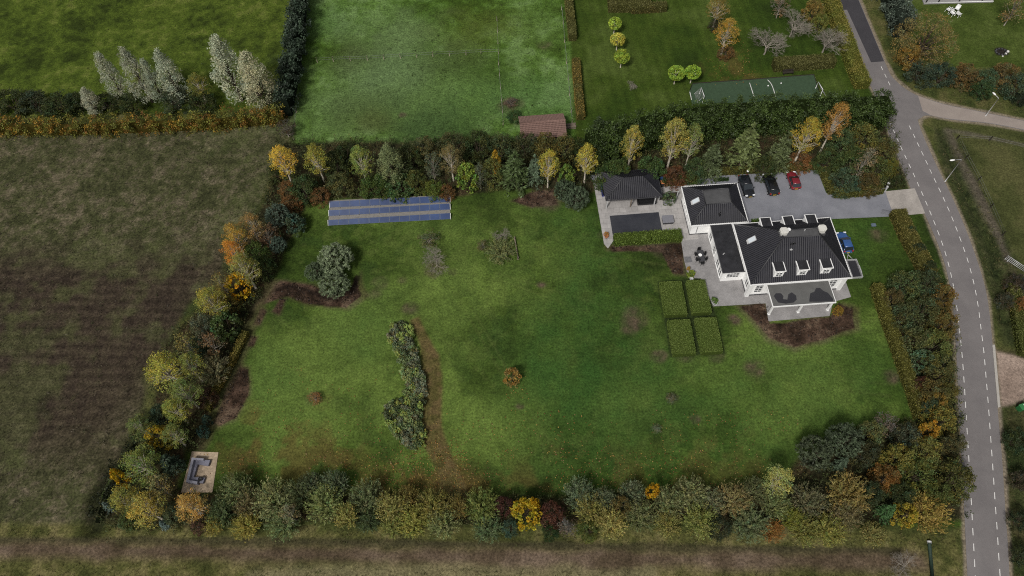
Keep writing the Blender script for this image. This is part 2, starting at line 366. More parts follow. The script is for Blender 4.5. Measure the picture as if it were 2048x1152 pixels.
# orange leaf litter on the grass near the trees
leafy = sstep(.47, .6, fbm(GX, GY, 3.5, 31, 5))
for px_, q in (([(440, 880), (520, 830), (650, 850), (720, 900), (700, 985), (440, 985)], .55), ([(820, 900), (900, 900), (960, 985), (760, 985)], .8), ([(700, 930), (1100, 930), (1100, 990), (700, 990)], .45), ([(1100, 900), (1600, 890), (1600, 985), (1100, 985)], .3), ([(1400, 100), (1480, 90), (1510, 160), (1430, 165)], .5), ([(480, 760), (700, 760), (700, 860), (470, 870)], .2)):
    paint(mask(px_, 3, 2.5) * leafy * q, (.085, .05, .018), .7)
# curving leaf-strewn grass path past the shrub bed
PATH = [(818, 640), (838, 690), (845, 760), (840, 830), (846, 890), (876, 950), (886, 1000), (942, 1000), (908, 920), (882, 850), (884, 760), (878, 710), (852, 660), (838, 632)]
paint(mask(PATH, .3, .3), mixc(spread(n1), (.055, .05, .015), (.082, .068, .024), (.094, .068, .029)), .8, 'path', .01)
paint(mask([(782, 650), (800, 640), (818, 648), (826, 690), (836, 730), (846, 752), (848, 790), (838, 822), (846, 870), (840, 898), (812, 888), (776, 850), (768, 822), (790, 804), (812, 802), (814, 760), (800, 712), (778, 672)], .2, .3), (.03, .03, .018), .9)
# soil beds
soil = mixc(spread(.5 * n3 + .5 * n1, .34, .66), (.017, .011, .007), (.034, .021, .014), (.058, .036, .025), (.098, .068, .046))
dry = mixc(spread(n3), (.06, .045, .022), (.09, .07, .045))
BEDS = [[(528, 606), (548, 572), (562, 562), (620, 570), (660, 588), (700, 580), (712, 548), (720, 590), (692, 614), (650, 612), (610, 606), (575, 592), (550, 600)],
        [(428, 846), (450, 790), (478, 732), (500, 738), (496, 790), (472, 836), (440, 852)],
        [(1480, 612), (1530, 606), (1540, 648), (1662, 636), (1676, 606), (1708, 618), (1706, 655), (1650, 676), (1590, 692), (1540, 676), (1512, 645)],
        [(1222, 494), (1362, 488), (1366, 548), (1346, 546), (1322, 506), (1225, 501)],
        [(1022, 402), (1062, 385), (1105, 378), (1115, 410), (1062, 414)],
        [(508, 648), (522, 618), (532, 622), (520, 650)], [(545, 622), (560, 598), (570, 600), (558, 628)], [(494, 692), (502, 672), (514, 674), (508, 696)]]
for b in BEDS:
    w = poly_w(b); c = w.mean(0)
    paint(mask([tuple(c + (q - c) * 1.12) for q in w], .5, .9, True) * .6, dry, .8)
    paint(mask(b, .16, .45), soil, 1, 'soil_bed', .2)
paint(line_mask([(552, 580), (575, 572), (612, 580), (655, 597), (690, 600), (708, 580), (714, 556)], .45, .25, .6) * .85, (.012, .008, .006), 1)
paint(line_mask([(545, 568), (520, 612), (500, 660), (478, 715), (450, 780), (428, 830), (405, 890)], .9, .5, .7) * .6, (.062, .05, .026), .8)
for x, y, r, q in ((1083, 570, 1.3, .9), (868, 540, 1.8, .7), (822, 618, 1.5, .8), (905, 545, .9, .6), (1268, 635, 2.2, .6), (1260, 660, 1.5, .6), (1275, 648, 1.4, .6), (1510, 738, 1.6, .7), (1345, 797, 1.0, .8), (1390, 838, .9, .8), (1785, 755, 1.4, .7), (628, 795, 1.3, .7), (1100, 408, 2.2, .7), (1148, 410, 1.6, .5), (1320, 500, 2, .5), (1755, 470, 1.6, .6), (1470, 640, 1.4, .9), (1318, 712, 1.2, .7), (1370, 708, 1.7, .7), (1430, 712, 1.4, .7), (1205, 470, 1, .4), (745, 590, 1.2, .5), (1040, 812, .7, .6), (1600, 640, 2, .3), (805, 560, 1, .4), (760, 565, 1.4, .4), (1022, 770, .8, .3), (1020, 212, 2, .7), (805, 230, .9, .8), (1090, 92, 2, .5), (1030, 245, 1.2, .4)):
    paint(blob(x, y, r * .85, r * .7, .5) * q * (.5 + .7 * spread(n1)), mixc(spread(n1), (.045, .034, .024), (.085, .06, .042)), .8)
paint(mask([(1315, 562), (1412, 555), (1452, 708), (1340, 714)], .3, .2), (.02, .03, .009), .8)  # shade in the gaps between the hedge blocks, painted dark into the ground
# gravelly dirt track and its verges along the bottom
paint(mask([(-200, 1046), (430, 1056), (1800, 1056), (1925, 1060), (1930, 1260), (-200, 1260)], .8, 1.0), mixc(spread(.5 * n3 + .5 * n1, .34, .66), (.04, .045, .013), (.075, .075, .024), (.125, .11, .046)), .9, 'verge', .06)
paint(mask([(-300, 1082), (500, 1088), (1100, 1096), (1850, 1104), (1860, 1140), (1500, 1142), (1000, 1136), (600, 1126), (200, 1116), (-300, 1112)], 1.0, .9), mixc(spread(.4 * n8 + .4 * n3 + .2 * n1, .34, .66), (.046, .034, .02), (.08, .058, .038), (.125, .092, .066)), .8, 'dirt_track', .03)
paint(line_mask([(-100, 1078), (600, 1083), (1200, 1092), (1800, 1102)], .35, .3, .5) * .7, (.035, .03, .018), .9)
paint(line_mask([(500, 1150), (1000, 1146), (1300, 1152)], .8, .7, .8) * .6, (.16, .14, .08), .9)
# right-hand side: verges, ditch and grazed field
paint(mask([(1862, 240), (2100, 268), (2100, 690), (2010, 690), (1975, 560), (1915, 400), (1872, 305)], .6, .5), mixc(spread(.4 * n8 + .4 * n3 + .2 * n1, .35, .65), (.034, .04, .012), (.05, .056, .018), (.07, .07, .026)), .55, 'paddock', .03)
paint(mask([(1870, 258), (1925, 285), (1985, 420), (2040, 540), (2100, 640), (2100, 700), (2010, 690), (1975, 560), (1915, 400), (1872, 305)], .8, .8) * .8, mixc(spread(.5 * n3 + .5 * n1, .34, .66), (.02, .027, .01), (.036, .042, .016), (.055, .05, .028)), .95, None, .1)
paint(line_mask([(1895, 262), (1925, 330), (1962, 400), (1990, 455), (2015, 520)], .7, .5, .6) * .75, (.085, .07, .055), .8)
paint(line_mask([(1905, 262), (1960, 272), (2100, 300)], .5, .4, .5) * .6, (.09, .078, .062), .8)
paint(mask([(1800, -80), (2100, -80), (2100, 128), (1900, 140), (1820, 70)], .6, .6), mixc(spread(.4 * n8 + .4 * n3 + .2 * n1, .35, .65), (.03, .046, .008), (.045, .066, .012), (.065, .088, .02)), .5, 'garden_lawn', .02)
paint(blob(2002, 104, 1.1, .9, .3), (.02, .017, .014), 1)
paint(mask([(1985, 700), (2100, 700), (2100, 1260), (2010, 1260)], .5, .6), mixc(spread(n3), (.018, .026, .008), (.035, .042, .014), (.05, .046, .02)), .95, 'verge', .08)
paint(mask([(1992, 702), (2060, 722), (2100, 700), (2100, 790), (2048, 800), (2020, 812), (2000, 815)], .35, .5), mixc(spread(n3), (.2, .15, .12), (.28, .215, .175)), .35, 'parking_area', .0)
# sandy edges of the roads
ROAD_L = [(1640, -50), (1655, -15), (1700, 90), (1745, 180), (1775, 262), (1800, 325), (1830, 397), (1850, 430), (1880, 500), (1897, 560), (1908, 640), (1914, 740), (1917, 820), (1922, 900), (1927, 1000), (1932, 1100), (1938, 1230)]
ROAD_R = [(1700, -50), (1712, -15), (1770, 125), (1788, 158), (1824, 186), (1870, 203), (1900, 211), (1950, 221), (2110, 254)]
ROAD_R2 = [(2110, 274), (1990, 249), (1900, 239), (1858, 231), (1842, 236), (1838, 250), (1870, 325), (1905, 397), (1935, 468), (1960, 540), (1975, 600), (1985, 690), (1990, 760), (1996, 830), (2004, 920), (2011, 1030), (2016, 1100), (2022, 1230)]
for q, w in ((ROAD_L, .32), (ROAD_R, .55), (ROAD_R2, .45)):
    paint(line_mask(q, w, .25, .3) * .85, (.2, .165, .125), .5)
# ditch beside the road
ditch = line_mask([(1885, 262), (1912, 330), (1945, 405), (1975, 470), (2000, 560), (2012, 640)], .8, .7, .2)
paint(ditch * .7, mixc(spread(n1), (.012, .018, .006), (.03, .04, .012)), 1)
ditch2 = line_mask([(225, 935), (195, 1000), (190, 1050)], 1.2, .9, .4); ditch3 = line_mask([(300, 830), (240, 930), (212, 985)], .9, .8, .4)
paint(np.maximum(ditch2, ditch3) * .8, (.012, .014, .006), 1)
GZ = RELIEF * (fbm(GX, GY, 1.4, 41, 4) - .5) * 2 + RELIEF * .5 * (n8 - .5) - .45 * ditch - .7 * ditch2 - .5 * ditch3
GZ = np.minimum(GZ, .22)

def build_ground():
    ij = (np.arange(NY - 1)[:, None] * NX + np.arange(NX - 1)[None, :]).ravel()
    F = np.c_[ij, ij + 1, ij + 1 + NX, ij + NX]
    fz = ZONE[F[:, 0]]
    names = {'verge': 'verge', 'lawn': 'lawn', 'field': 'field', 'meadow': 'meadow', 'pasture': 'pasture', 'neighbour_lawn': 'lawn', 'woodland_floor': 'ground', 'path': 'path', 'soil_bed': 'soil', 'dirt_track': 'dirt_track', 'paddock': 'field', 'garden_lawn': 'lawn', 'parking_area': 'ground'}
    for k, z in enumerate(ZN):
        f = F[fz == k]
        if not len(f): continue
        u, inv = np.unique(f, return_inverse=True)
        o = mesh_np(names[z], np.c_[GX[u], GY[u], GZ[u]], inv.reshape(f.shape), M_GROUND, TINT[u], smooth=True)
        a = o.data.attributes.new('coarse', 'FLOAT', 'POINT'); a.data.foreach_set('value', COARSE[u].astype(np.float32))
        o['kind'] = 'structure'
    # the country beyond the photographed land, a shade lower
    far = np.array([[-1500, -1400, -.9], [1500, -1400, -.9], [1500, 1600, -.9], [-1500, 1600, -.9]], float)
    o = mesh_np('terrain', far, np.array([[0, 1, 2, 3]]), M_GROUND, np.tile([[.035, .05, .014]], (4, 1)))
    o['kind'] = 'structure'
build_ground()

def sheet(name, px, z, material, world=False, parent=None, thick=0.0):
    poly = [tuple(q) for q in (px if world else poly_w(px))]
    m = MB()
    a = sum(poly[i][0] * poly[(i + 1) % len(poly)][1] - poly[(i + 1) % len(poly)][0] * poly[i][1] for i in range(len(poly)))
    if a < 0: poly = poly[::-1]
    bt = z - max(thick, .25)
    n = len(poly)
    m.add([(x, y, z) for x, y in poly] + [(x, y, bt) for x, y in poly], [tuple(range(n))] + [(i, n + i, n + (i + 1) % n, (i + 1) % n) for i in range(n)])
    o = m.build(name, material, parent)
    if parent is None: o['kind'] = 'structure'
    return o
def smooth_px(pts, k=6):
    """Catmull-Rom through pixel points."""
    pts = [np.array(p, float) for p in pts]; out = []
    for i in range(len(pts) - 1):
        p0, p1, p2, p3 = pts[max(i - 1, 0)], pts[i], pts[i + 1], pts[min(i + 2, len(pts) - 1)]
        for t in np.linspace(0, 1, k, endpoint=False):
            out.append(.5 * (2 * p1 + (p2 - p0) * t + (2 * p0 - 5 * p1 + 4 * p2 - p3) * t * t + (3 * p1 - p0 - 3 * p2 + p3) * t ** 3))
    return [tuple(p) for p in out] + [tuple(pts[-1])]
A1 = asphalt('old_asphalt', (.135, .125, .125), (.175, .162, .16), .25)
A2 = asphalt('new_asphalt', (.04, .038, .043), (.05, .048, .053), .4)
A3 = asphalt('side_asphalt', (.23, .195, .175), (.29, .25, .22), .3)
A4 = asphalt('driveway_gravel', (.158, .162, .184), (.21, .214, .238), .4)
road_poly = smooth_px(ROAD_L) + smooth_px(ROAD_R2)[::-1] + smooth_px(ROAD_R)[::-1]
sheet('road', road_poly, .045, A1)
sheet('side_road', smooth_px([(1836, 192), (1870, 204), (1900, 212), (1950, 222), (2110, 255)]) + smooth_px([(2110, 273), (1990, 248), (1900, 238), (1862, 231)]) + [(1845, 222)], .049, A3)
sheet('road_patch', [(1653, -30), (1660, 4), (1664, 20), (1694, 20), (1742, 125), (1768, 123), (1700, -40), (1680, -40)], .05, A2)
sheet('driveway', [(1393, 354), (1634, 341), (1652, 386), (1666, 391), (1772, 383), (1790, 428), (1784, 433), (1665, 438), (1500, 452), (1470, 470), (1400, 430)], .05, A4)
APRON = paving('apron_pavers', (.36, .33, .3), (.21, .105), .8, .12, .05)
sheet('driveway_apron', [(1770, 383), (1829, 377), (1850, 427), (1806, 431), (1787, 431)], .06, APRON)
PAVE = paving('terrace_slabs', (.34, .325, .315), (1.0, 1.0), .62, .1, .052)
PAVE2 = paving('brick_pavers', (.28, .27, .268), (.2, .1), .8, .14, .052)
sheet('terrace', [(1187, 366), (1196, 348), (1262, 352), (1326, 374), (1394, 369), (1396, 478), (1362, 482), (1228, 480), (1216, 497), (1208, 488)], .06, PAVE)
sheet('garden_terrace', [(1362, 480), (1396, 476), (1420, 466), (1500, 560), (1690, 560), (1702, 594), (1666, 604), (1659, 632), (1537, 643), (1531, 607), (1426, 613), (1412, 580), (1402, 557), (1377, 556), (1368, 520)], .056, PAVE2)
sheet('terrace', [(1380, 462), (1440, 455), (1470, 500), (1440, 560), (1395, 545), (1385, 500)], .052, PAVE2)
sheet('gravel_bed', [(1180, 352), (1198, 345), (1200, 360), (1190, 368)], .05, A4)
sheet('kerb', [(1984, 690), (1989, 690), (2000, 814), (1995, 816)], .12, mat('kerb_concrete', (.36, .34, .31), .9, .2, noise=.12))
PATIO = paving('sand_pavers', (.37, .29, .205), (.4, .4), .75, .16, -.2)
sheet('patio', [(384, 903), (437, 905), (425, 985), (362, 985)], .055, PATIO)
# road dashes, one metre on and one off
def dashes(px, name):
    pts = np.array([P(x, y)[:2] for x, y in smooth_px(px, 8)]); seg = np.linalg.norm(np.diff(pts, axis=0), axis=1); s = np.r_[0, np.cumsum(seg)]
    at = lambda d: np.array([np.interp(d, s, pts[:, 0]), np.interp(d, s, pts[:, 1])])
    m = MB(); d = .3
    while d + 1 < s[-1]:
        a, b = at(d), at(d + .95); t = (b - a) / np.linalg.norm(b - a); nn = np.array([-t[1], t[0]]) * .052
        m.add([(*(a - nn), .056), (*(b - nn), .056), (*(b + nn), .056), (*(a + nn), .056)], [(0, 1, 2, 3)]); d += 2.0
    o = m.build(name, M_PAINT); o['kind'] = 'structure'
DL1 = [(1676, 15), (1681, 27), (1700.7, 70), (1720, 115), (1741.7, 161), (1745, 168)]
DL2 = [(1777, 239), (1794, 277.5), (1810, 312.7), (1827, 349), (1844, 387), (1860.5, 425.8), (1876.3, 465.8), (1890, 505), (1901.6, 549), (1910, 592), (1916, 637), (1923.5, 707), (1929, 782), (1933.7, 859.6), (1937, 913.5), (1942, 1000), (1950, 1148), (1954, 1200)]
DR1 = [(1761, 131), (1763, 135.7), (1778, 167), (1782, 176)]
DR2 = [(1817, 249), (1820, 255.5), (1836.7, 290.7), (1853.6, 326.6), (1862, 345), (1880, 382.5), (1897.6, 421), (1914, 461.7), (1929, 502.7), (1936, 524), (1947.4, 567), (1956, 613), (1961.8, 659), (1967.5, 706), (1971.8, 756), (1976, 806.6), (1981.7, 886), (1985.7, 942.5), (1989.5, 1000), (1993.8, 1059), (1997.6, 1121), (2001, 1170), (2003, 1200)]
for q in (DL1, DL2, DR1, DR2): dashes(q, 'road_marking')
# ------------------------------------------------------------------ the villa with its link and garage
HZ = math.radians(3.0)
HO = P(1501, 569.5, 4.0); HO[2] = 0
def H(p):
    """World point to the villa's own axes."""
    dx, dy = p[0] - HO[0], p[1] - HO[1]; c, s = math.cos(HZ), math.sin(HZ)
    return np.array([dx * c + dy * s, -dx * s + dy * c, p[2] if len(p) > 2 else 0])
def Hw(x, y, z=0):
    c, s = math.cos(HZ), math.sin(HZ); return np.array([HO[0] + x * c - y * s, HO[1] + x * s + y * c, z])

def hip_roof(name, parent, L, D, e, top, ix, iy0, iy1, ox=0, oy=0, pitch_w=.32, depth_=.17, m=None):
    """Pantile hip roof: every tile column is modelled as a raised strip running up its slope."""
    mb = MB(); prof = [(0, 0), (.1, .1), (.35, .9), (.6, 1), (.85, .6)]
    def face(o, du, dv, Lu, run, il, ir):
        n = int(round(Lu / pitch_w)); w = Lu / n; us, hs = [], []
        for i in range(n):
            for a, h in prof: us.append((i + a) * w); hs.append(h * depth_)
        us.append(Lu); hs.append(0)
        rows = []
        for u, h in zip(us, hs):
            r = max(0.0, min(run, u * run / il if il > 0 else run, (Lu - u) * run / ir if ir > 0 else run))
            k = r / run
            b = (o[0] + du[0] * u, o[1] + du[1] * u, e + h)
            t = (o[0] + du[0] * u + dv[0] * r, o[1] + du[1] * u + dv[1] * r, e + (top - e) * k + h)
            rows += [b, t]
        fs = [(2 * i, 2 * i + 2, 2 * i + 3, 2 * i + 1) for i in range(len(us) - 1)]
        mb.add(rows, fs, 0, True)
    face((ox, oy), (1, 0), (0, 1), L, iy0, ix, ix)
    face((ox + L, oy + D), (-1, 0), (0, -1), L, iy1, ix, ix)
    face((ox + L, oy), (0, 1), (-1, 0), D, ix, iy0, iy1)
    face((ox, oy + D), (0, -1), (1, 0), D, ix, iy1, iy0)
    r = mb.build(name, M_TILE, parent)
    cb = MB(); zt = top + .06
    A, B, C_, D_ = (ox + ix, oy + iy0), (ox + L - ix, oy + iy0), (ox + L - ix, oy + D - iy1), (ox + ix, oy + D - iy1)
    for p, q in (((ox, oy), A), ((ox + L, oy), B), ((ox + L, oy + D), C_), ((ox, oy + D), D_)):
        cb.tube([(p[0], p[1], e + .06), (q[0], q[1], zt)], .11, 6)
    flat = (D - iy0 - iy1) > .3
    for p, q in ((A, B), (B, C_), (C_, D_), (D_, A)):
        if abs(p[0] - q[0]) + abs(p[1] - q[1]) > .2: cb.tube([(*p, zt), (*q, zt)], .09, 6)
    cb.build('ridge_tiles', M_RIDGE, r)
    if flat:
        k = MB(); k.prism([A, B, C_, D_], top - .12, top - .02); k.build('flat_deck', M_ZINC, r)
    return r
def gutter(name, parent, x0, y0, x1, y1, z, w=.16, h=.2, m=None):
    g = MB()
    g.box(((x0 + x1) / 2, y0 - w / 2, z), (x1 - x0 + 2 * w, w, h)); g.box(((x0 + x1) / 2, y1 + w / 2, z), (x1 - x0 + 2 * w, w, h))
    g.box((x0 - w / 2, (y0 + y1) / 2, z), (w, y1 - y0, h)); g.box((x1 + w / 2, (y0 + y1) / 2, z), (w, y1 - y0, h))
    return g.build(name, m or M_TRIM, parent)
def window(parent, c, face, w, h, nx, ny, name='window', mf=None, split=True):
    """Framed window standing 3 cm proud of the wall; face is -y, +y, -x or +x."""
    f, g = MB(), MB(); t = .07
    def bx(mb, u, v, du, dv, dep, off):
        if face in ('-y', '+y'):
            s = -1 if face == '-y' else 1; mb.box((c[0] + u, c[1] + s * off, c[2] + v), (du, dep, dv))
        else:
            s = -1 if face == '-x' else 1; mb.box((c[0] + s * off, c[1] + u, c[2] + v), (dep, du, dv))
    bx(g, 0, 0, w, h, .03, .0)
    bx(f, -w / 2, 0, t, h + t, .1, .03); bx(f, w / 2, 0, t, h + t, .1, .03); bx(f, 0, h / 2, w - t, t, .1, .03); bx(f, 0, -h / 2 - .02, w + .2, t, .18, .05)
    for i in range(1, nx): bx(f, -w / 2 + w * i / nx, 0, t * (.9 if (split and nx % 2 == 0 and i == nx // 2) else .55), h - t, .06, .03)
    for j in range(1, ny): bx(f, 0, -h / 2 + h * j / ny, w - t, t * .55, .055, .03)
    fr = f.build(name, mf or M_TRIM, parent); g.build('glass', M_GLASS, fr)
    return fr

house = empty('villa', (HO[0], HO[1], 0), HZ, 'white villa with anthracite hip roofs, flat-roofed link, garage wing and garden porch', 'house')
def hb(name, m, mb): return mb.build(name, m, house)
L, D = 15.2, 11.0
w = MB(); w.box((L / 2, D / 2, 1.9), (L - .9, D - .9, 3.8)); wall = hb('wall', M_WHITE, w)
for x in (.45, L - .45):                                                  # corner pilasters and plinth
    for y in (.45, D - .45): w = MB(); w.box((x, y, 1.85), (.55, .55, 3.7)); w.build('pilaster', M_TRIM, wall)
w = MB(); w.box((L / 2, .42, 3.55), (L - 1.5, .12, .3)); w.build('frieze', M_TRIM, wall)
w = MB(); w.box((L / 2, D / 2, .12), (L - .74, D - .74, .24)); w.build('plinth', M_DKGREY, wall)
s = MB(); s.box((L / 2, D / 2, 3.86), (L, D, .12)); hb('soffit', M_TRIM, s)
roof = hip_roof('roof', house, L, D, 4.0, 8.6, 4.85, 4.85, 4.8)
gutter('gutter', house, 0, 0, L, D, 3.97)
for x in (2.0, L - 1.9): window(house, (x - .1, .45, 1.9), '-y', 1.1, 2.0, 2, 4)
for x in (4.6, 7.6, 10.6): window(house, (x, .45, 1.5), '-y', 1.5, 2.5, 2, 3, 'garden_door')
window(house, (.45, 1.7, 1.9), '-x', 1.0, 1.9, 2, 3)
for y in (3.0, 6.5, 8.6): window(house, (L - .45, y, 1.9), '+x', 1.1, 1.7, 2, 3)
for x in (2.2, 5.2, 10.2, 13.2): window(house, (x, D - .45, 1.9), '+y', 1.2, 1.8, 2, 3)
d = MB(); d.box((7.6, D - .42, 1.15), (1.2, .1, 2.3)); hb('front_door', M_DKGREY, d)
def dormer(x, back=False):
    s = -1 if back else 1
    Y = (lambda y: D - y) if back else (lambda y: y)
    m = MB(); w_ = 1.4; y0, y1, zt = .65, 2.35, 6.08
    zb0 = 4 + .95 * y0 + .02
    for xx in (x, x + w_ - .12):
        vs = []
        for q in (xx, xx + .12): vs += [(q, Y(y0), zb0 - .1), (q, Y(y1), zt), (q, Y(y0), zt)]
        m.add(vs, [(0, 1, 2), (5, 4, 3), (0, 3, 4, 1), (1, 4, 5, 2), (2, 5, 3, 0)])
    m.box((x + w_ / 2, Y(y0 + .05), (zb0 + zt) / 2 - .03), (w_ - .24, .1, zt - zb0 + .1))
    o = hb('dormer', M_WHITE, m)
    r = MB(); yc = Y((y0 - .1 + y1 + .15) / 2); dl = y1 - y0 + .25
    r.box((x + w_ / 2, yc, zt + .08), (w_ + .34, dl, .16), mi=1)
    r.box((x + w_ / 2, yc + (.04 if not back else -.04), zt + .165), (w_ + .06, dl - .1, .02), mi=0)
    r.build('dormer_roof', [M_BITUMEN, M_TRIM], o)
    f = MB(); f.box((x + w_ / 2, Y(y0 - .012), 5.38), (.86, .06, .82), mi=0)
    for u in (-.43, 0, .43): f.box((x + w_ / 2 + u, Y(y0 - .03), 5.38), (.07, .09, .9), mi=1)
    for v in (-.42, 0, .42): f.box((x + w_ / 2, Y(y0 - .026), 5.38 + v), (.9, .075, .06), mi=1)
    f.build('dormer_window', [M_GLASS, M_TRIM], o)
for x in (3.35, 6.88, 10.42): dormer(x)
for x in (3.45, 6.95, 10.45): dormer(x, True)
for x in (5.05, 10.75):
    c = MB(); c.box((x, 5.75, 8.55), (.85, .9, 1.3)); ch = c.build('chimney', M_STONE, roof)
    c = MB(); c.prism([(x - .6, 5.45), (x - .35, 5.2), (x + .35, 5.2), (x + .6, 5.45), (x + .6, 6.05), (x + .35, 6.3), (x - .35, 6.3), (x - .6, 6.05)], 9.12, 9.3)
    c.box((x, 5.75, 9.34), (.7, .7, .08))
    c.build('chimney_cap', M_STONE, roof)
    c = MB(); c.box((x, 5.75, 8.2), (1.15, 1.15, .5)); c.build('flashing', M_ZINC, roof)
def rooflight(name, parent, x, y, z, ax, sl, wd, ln):
    """Rooflight lying in the west slope (rising with +x)."""
    nx, nz = -math.sin(sl), math.cos(sl); f, g = MB(), MB()
    def quad(mb, u0, u1, v0, v1, t0, t1):
        vs = []
        for t in (t0, t1):
            for u, v in ((u0, v0), (u1, v0), (u1, v1), (u0, v1)):
                vs.append((x + u * math.cos(sl) + nx * t, y + v, z + u * math.sin(sl) + nz * t))
        mb.add(vs, [(3, 2, 1, 0), (4, 5, 6, 7), (0, 1, 5, 4), (1, 2, 6, 5), (2, 3, 7, 6), (3, 0, 4, 7)])
    a, b = ln / 2, wd / 2
    quad(f, -a - .06, a + .06, -b - .06, -b, -.05, .16); quad(f, -a - .06, a + .06, b, b + .06, -.05, .16)
    quad(f, -a - .3, -a, -b, b, -.05, .13); quad(f, a, a + .1, -b, b, -.05, .16)
    quad(g, -a, a, -b, b, .02, .13)
    o = f.build(name, M_LTGREY, parent); g.build('glass', M_SKYGLASS, o)
    return o
rooflight('rooflight', roof, 1.55, 6.95, 4 + .948 * 1.55 + .06, 0, math.atan(.948), .72, 1.15)
v = MB()
v.tube([(5.9, 4.0, 7.6), (5.9, 4.0, 8.35)], .09, 8); v.tube([(6.25, 4.05, 7.6), (6.25, 4.05, 8.4)], .11, 8); v.tube([(6.55, 4.1, 7.7), (6.55, 4.1, 8.3)], .08, 8)
v.build('vent_pipe', M_BLACK, roof)
v = MB(); v.box((6.0, 3.55, 7.42), (.4, .3, .18)); v.build('roof_vent', M_LTGREY, roof)
v = MB(); v.lathe([(.02, .0), (.22, .05), (.3, .16), (.26, .17), (.05, .07)], 12, (5.95, 6.15, 8.75)); v.tube([(5.95, 6.15, 8.5), (5.95, 6.15, 8.8)], .03); v.build('satellite_dish', M_TRIM, roof)
v = MB(); v.tube([(8.3, 5.9, 8.55), (8.3, 5.9, 8.85)], .06, 8); v.lathe([(.1, 0), (.1, .06), (.02, .1)], 8, (8.3, 5.9, 8.85)); v.build('roof_vent', M_LTGREY, roof)
# link
w = MB(); w.box((-1.28, 7.9, 1.4), (3.44, 9.2, 2.8)); lw = hb('link_wall', M_WHITE, w)
r = MB(); r.box((-1.55, 7.52, 2.88), (3.5, 9.2, .16), mi=1); r.box((-1.55, 7.52, 2.965), (3.3, 9.0, .03), mi=0)
r.box((-3.26, 7.52, 2.98), (.1, 9.2, .1), mi=2); r.box((-1.55, 2.97, 2.98), (3.5, .1, .1), mi=2)
fr = hb('flat_roof', [M_BITUMEN, M_TRIM, M_DKGREY], r)
for i, (x, y) in enumerate(((-2.3, 10.6), (-1.9, 10.55), (-1.5, 10.6), (-1.1, 10.6), (-2.0, 8.6), (-1.5, 8.4))):
    v = MB(); v.lathe([(.11, 0), (.1, .05), (.02, .08)], 8, (x, y, 2.98)); v.build('drain_cap', M_BLACK, fr)
v = MB(); v.tube([(-2.5, 6.3, 2.97), (-2.5, 6.3, 3.3), (-2.42, 6.3, 3.38), (-2.32, 6.3, 3.33)], .05, 7); v.build('vent_pipe', M_LTGREY, fr)
v = MB(); v.box((.3, 7.3, 3.45), (.5, .75, .9)); v.build('wall_cabinet', M_STONE, house)
for y in (4.4, 5.9, 8.4, 10.9): window(house, (-3.0, y, 1.45), '-x', 1.15, 2.1, 2, 3)
window(house, (-1.35, 3.3, 1.65), '-y', 1.9, 1.2, 4, 3)
# garage wing
GX0, GY0 = -6.31, 12.1
w = MB(); w.box((GX0 + 4.5, GY0 + 3.85, 1.4), (8.3, 7.0, 2.8)); hb('garage_wall', M_WHITE, w)
w = MB(); w.box((GX0 + 4.5, GY0 + 3.85, .1), (8.44, 7.14, .2)); hb('garage_plinth', M_DKGREY, w)
w = MB(); w.box((GX0 + 4.5, GY0 + 3.85, 2.84), (9.0, 7.7, .1)); hb('garage_soffit', M_TRIM, w)
gr = hip_roof('garage_roof', house, 9.0, 7.7, 3.0, 5.0, 2.42, 2.42, 2.38, GX0, GY0)
gutter('garage_gutter', house, GX0, GY0, GX0 + 9.0, GY0 + 7.7, 2.96)
rl = H(plane_hit(1392, 402.5, Hw(GX0, GY0, 3.05), np.array([-.637 * math.cos(HZ), -.637 * math.sin(HZ), .771])))
rooflight('rooflight', gr, rl[0], rl[1], rl[2] + .04, 0, math.atan(.826), .7, 1.1)
for y in (GY0 + 2.0, GY0 + 4.0, GY0 + 6.0): window(house, (GX0 + .35, y, 1.7), '-x', .9, .9, 2, 1)
dp = MB(); dp.tube([(GX0 + 1.3, GY0 + .28, 0), (GX0 + 1.3, GY0 + .28, 2.9)], .05, 7); hb('downpipe', M_GREY, dp)
v = MB()
for q in ((GX0 + 4.4, 1.1), (GX0 + 4.7, 1.3), (GX0 + 4.55, .9)): v.tube([(q[0], GY0 + q[1], 3.7), (q[0], GY0 + q[1], 4.35)], .09, 7)
v.build('vent_pipe', M_BLACK, gr)
for q in (1.6, 4.5, 7.2):
    d = MB(); d.box((GX0 + q, GY0 + 7.36, 1.15), (2.3, .1, 2.2)); hb('garage_door', M_GREY, d)
# porch over the garden doors
PX0, PX1, PY0, PY1 = 2.8, 12.35, -3.45, .42
M_PORCH = mat('porch_roofing', (.085, .085, .082), .75, .3, col2=(.125, .125, .12), nscale=.35)
M_PUDDLE = mat('wet_roofing', (.03, .03, .034), .35, .4)
r = MB(); r.box(((PX0 + PX1) / 2, (PY0 + PY1) / 2, 2.8), (PX1 - PX0, PY1 - PY0, .24), mi=1); r.box(((PX0 + PX1) / 2, (PY0 + PY1) / 2 + .02, 2.925), (PX1 - PX0 - .22, PY1 - PY0 - .2, .02), mi=0)
def z3(q): return [H(P(1400 + x / 5.12, 480 + y / 5.12, 2.94))[:2] for x, y in q]
for q in ([(755, 575), (775, 545), (830, 545), (855, 575), (850, 605), (895, 610), (905, 555), (940, 535), (985, 570), (990, 610), (960, 640), (880, 652), (800, 640)], [(1120, 600), (1130, 545), (1170, 530), (1190, 490), (1230, 490), (1260, 520), (1310, 540), (1360, 600), (1365, 625), (1250, 632), (1120, 632)]):
    r.prism([tuple(k) for k in z3(q)], 2.93, 2.9385, mi=2)
pr = hb('porch_roof', [M_PORCH, M_TRIM, M_PUDDLE], r)
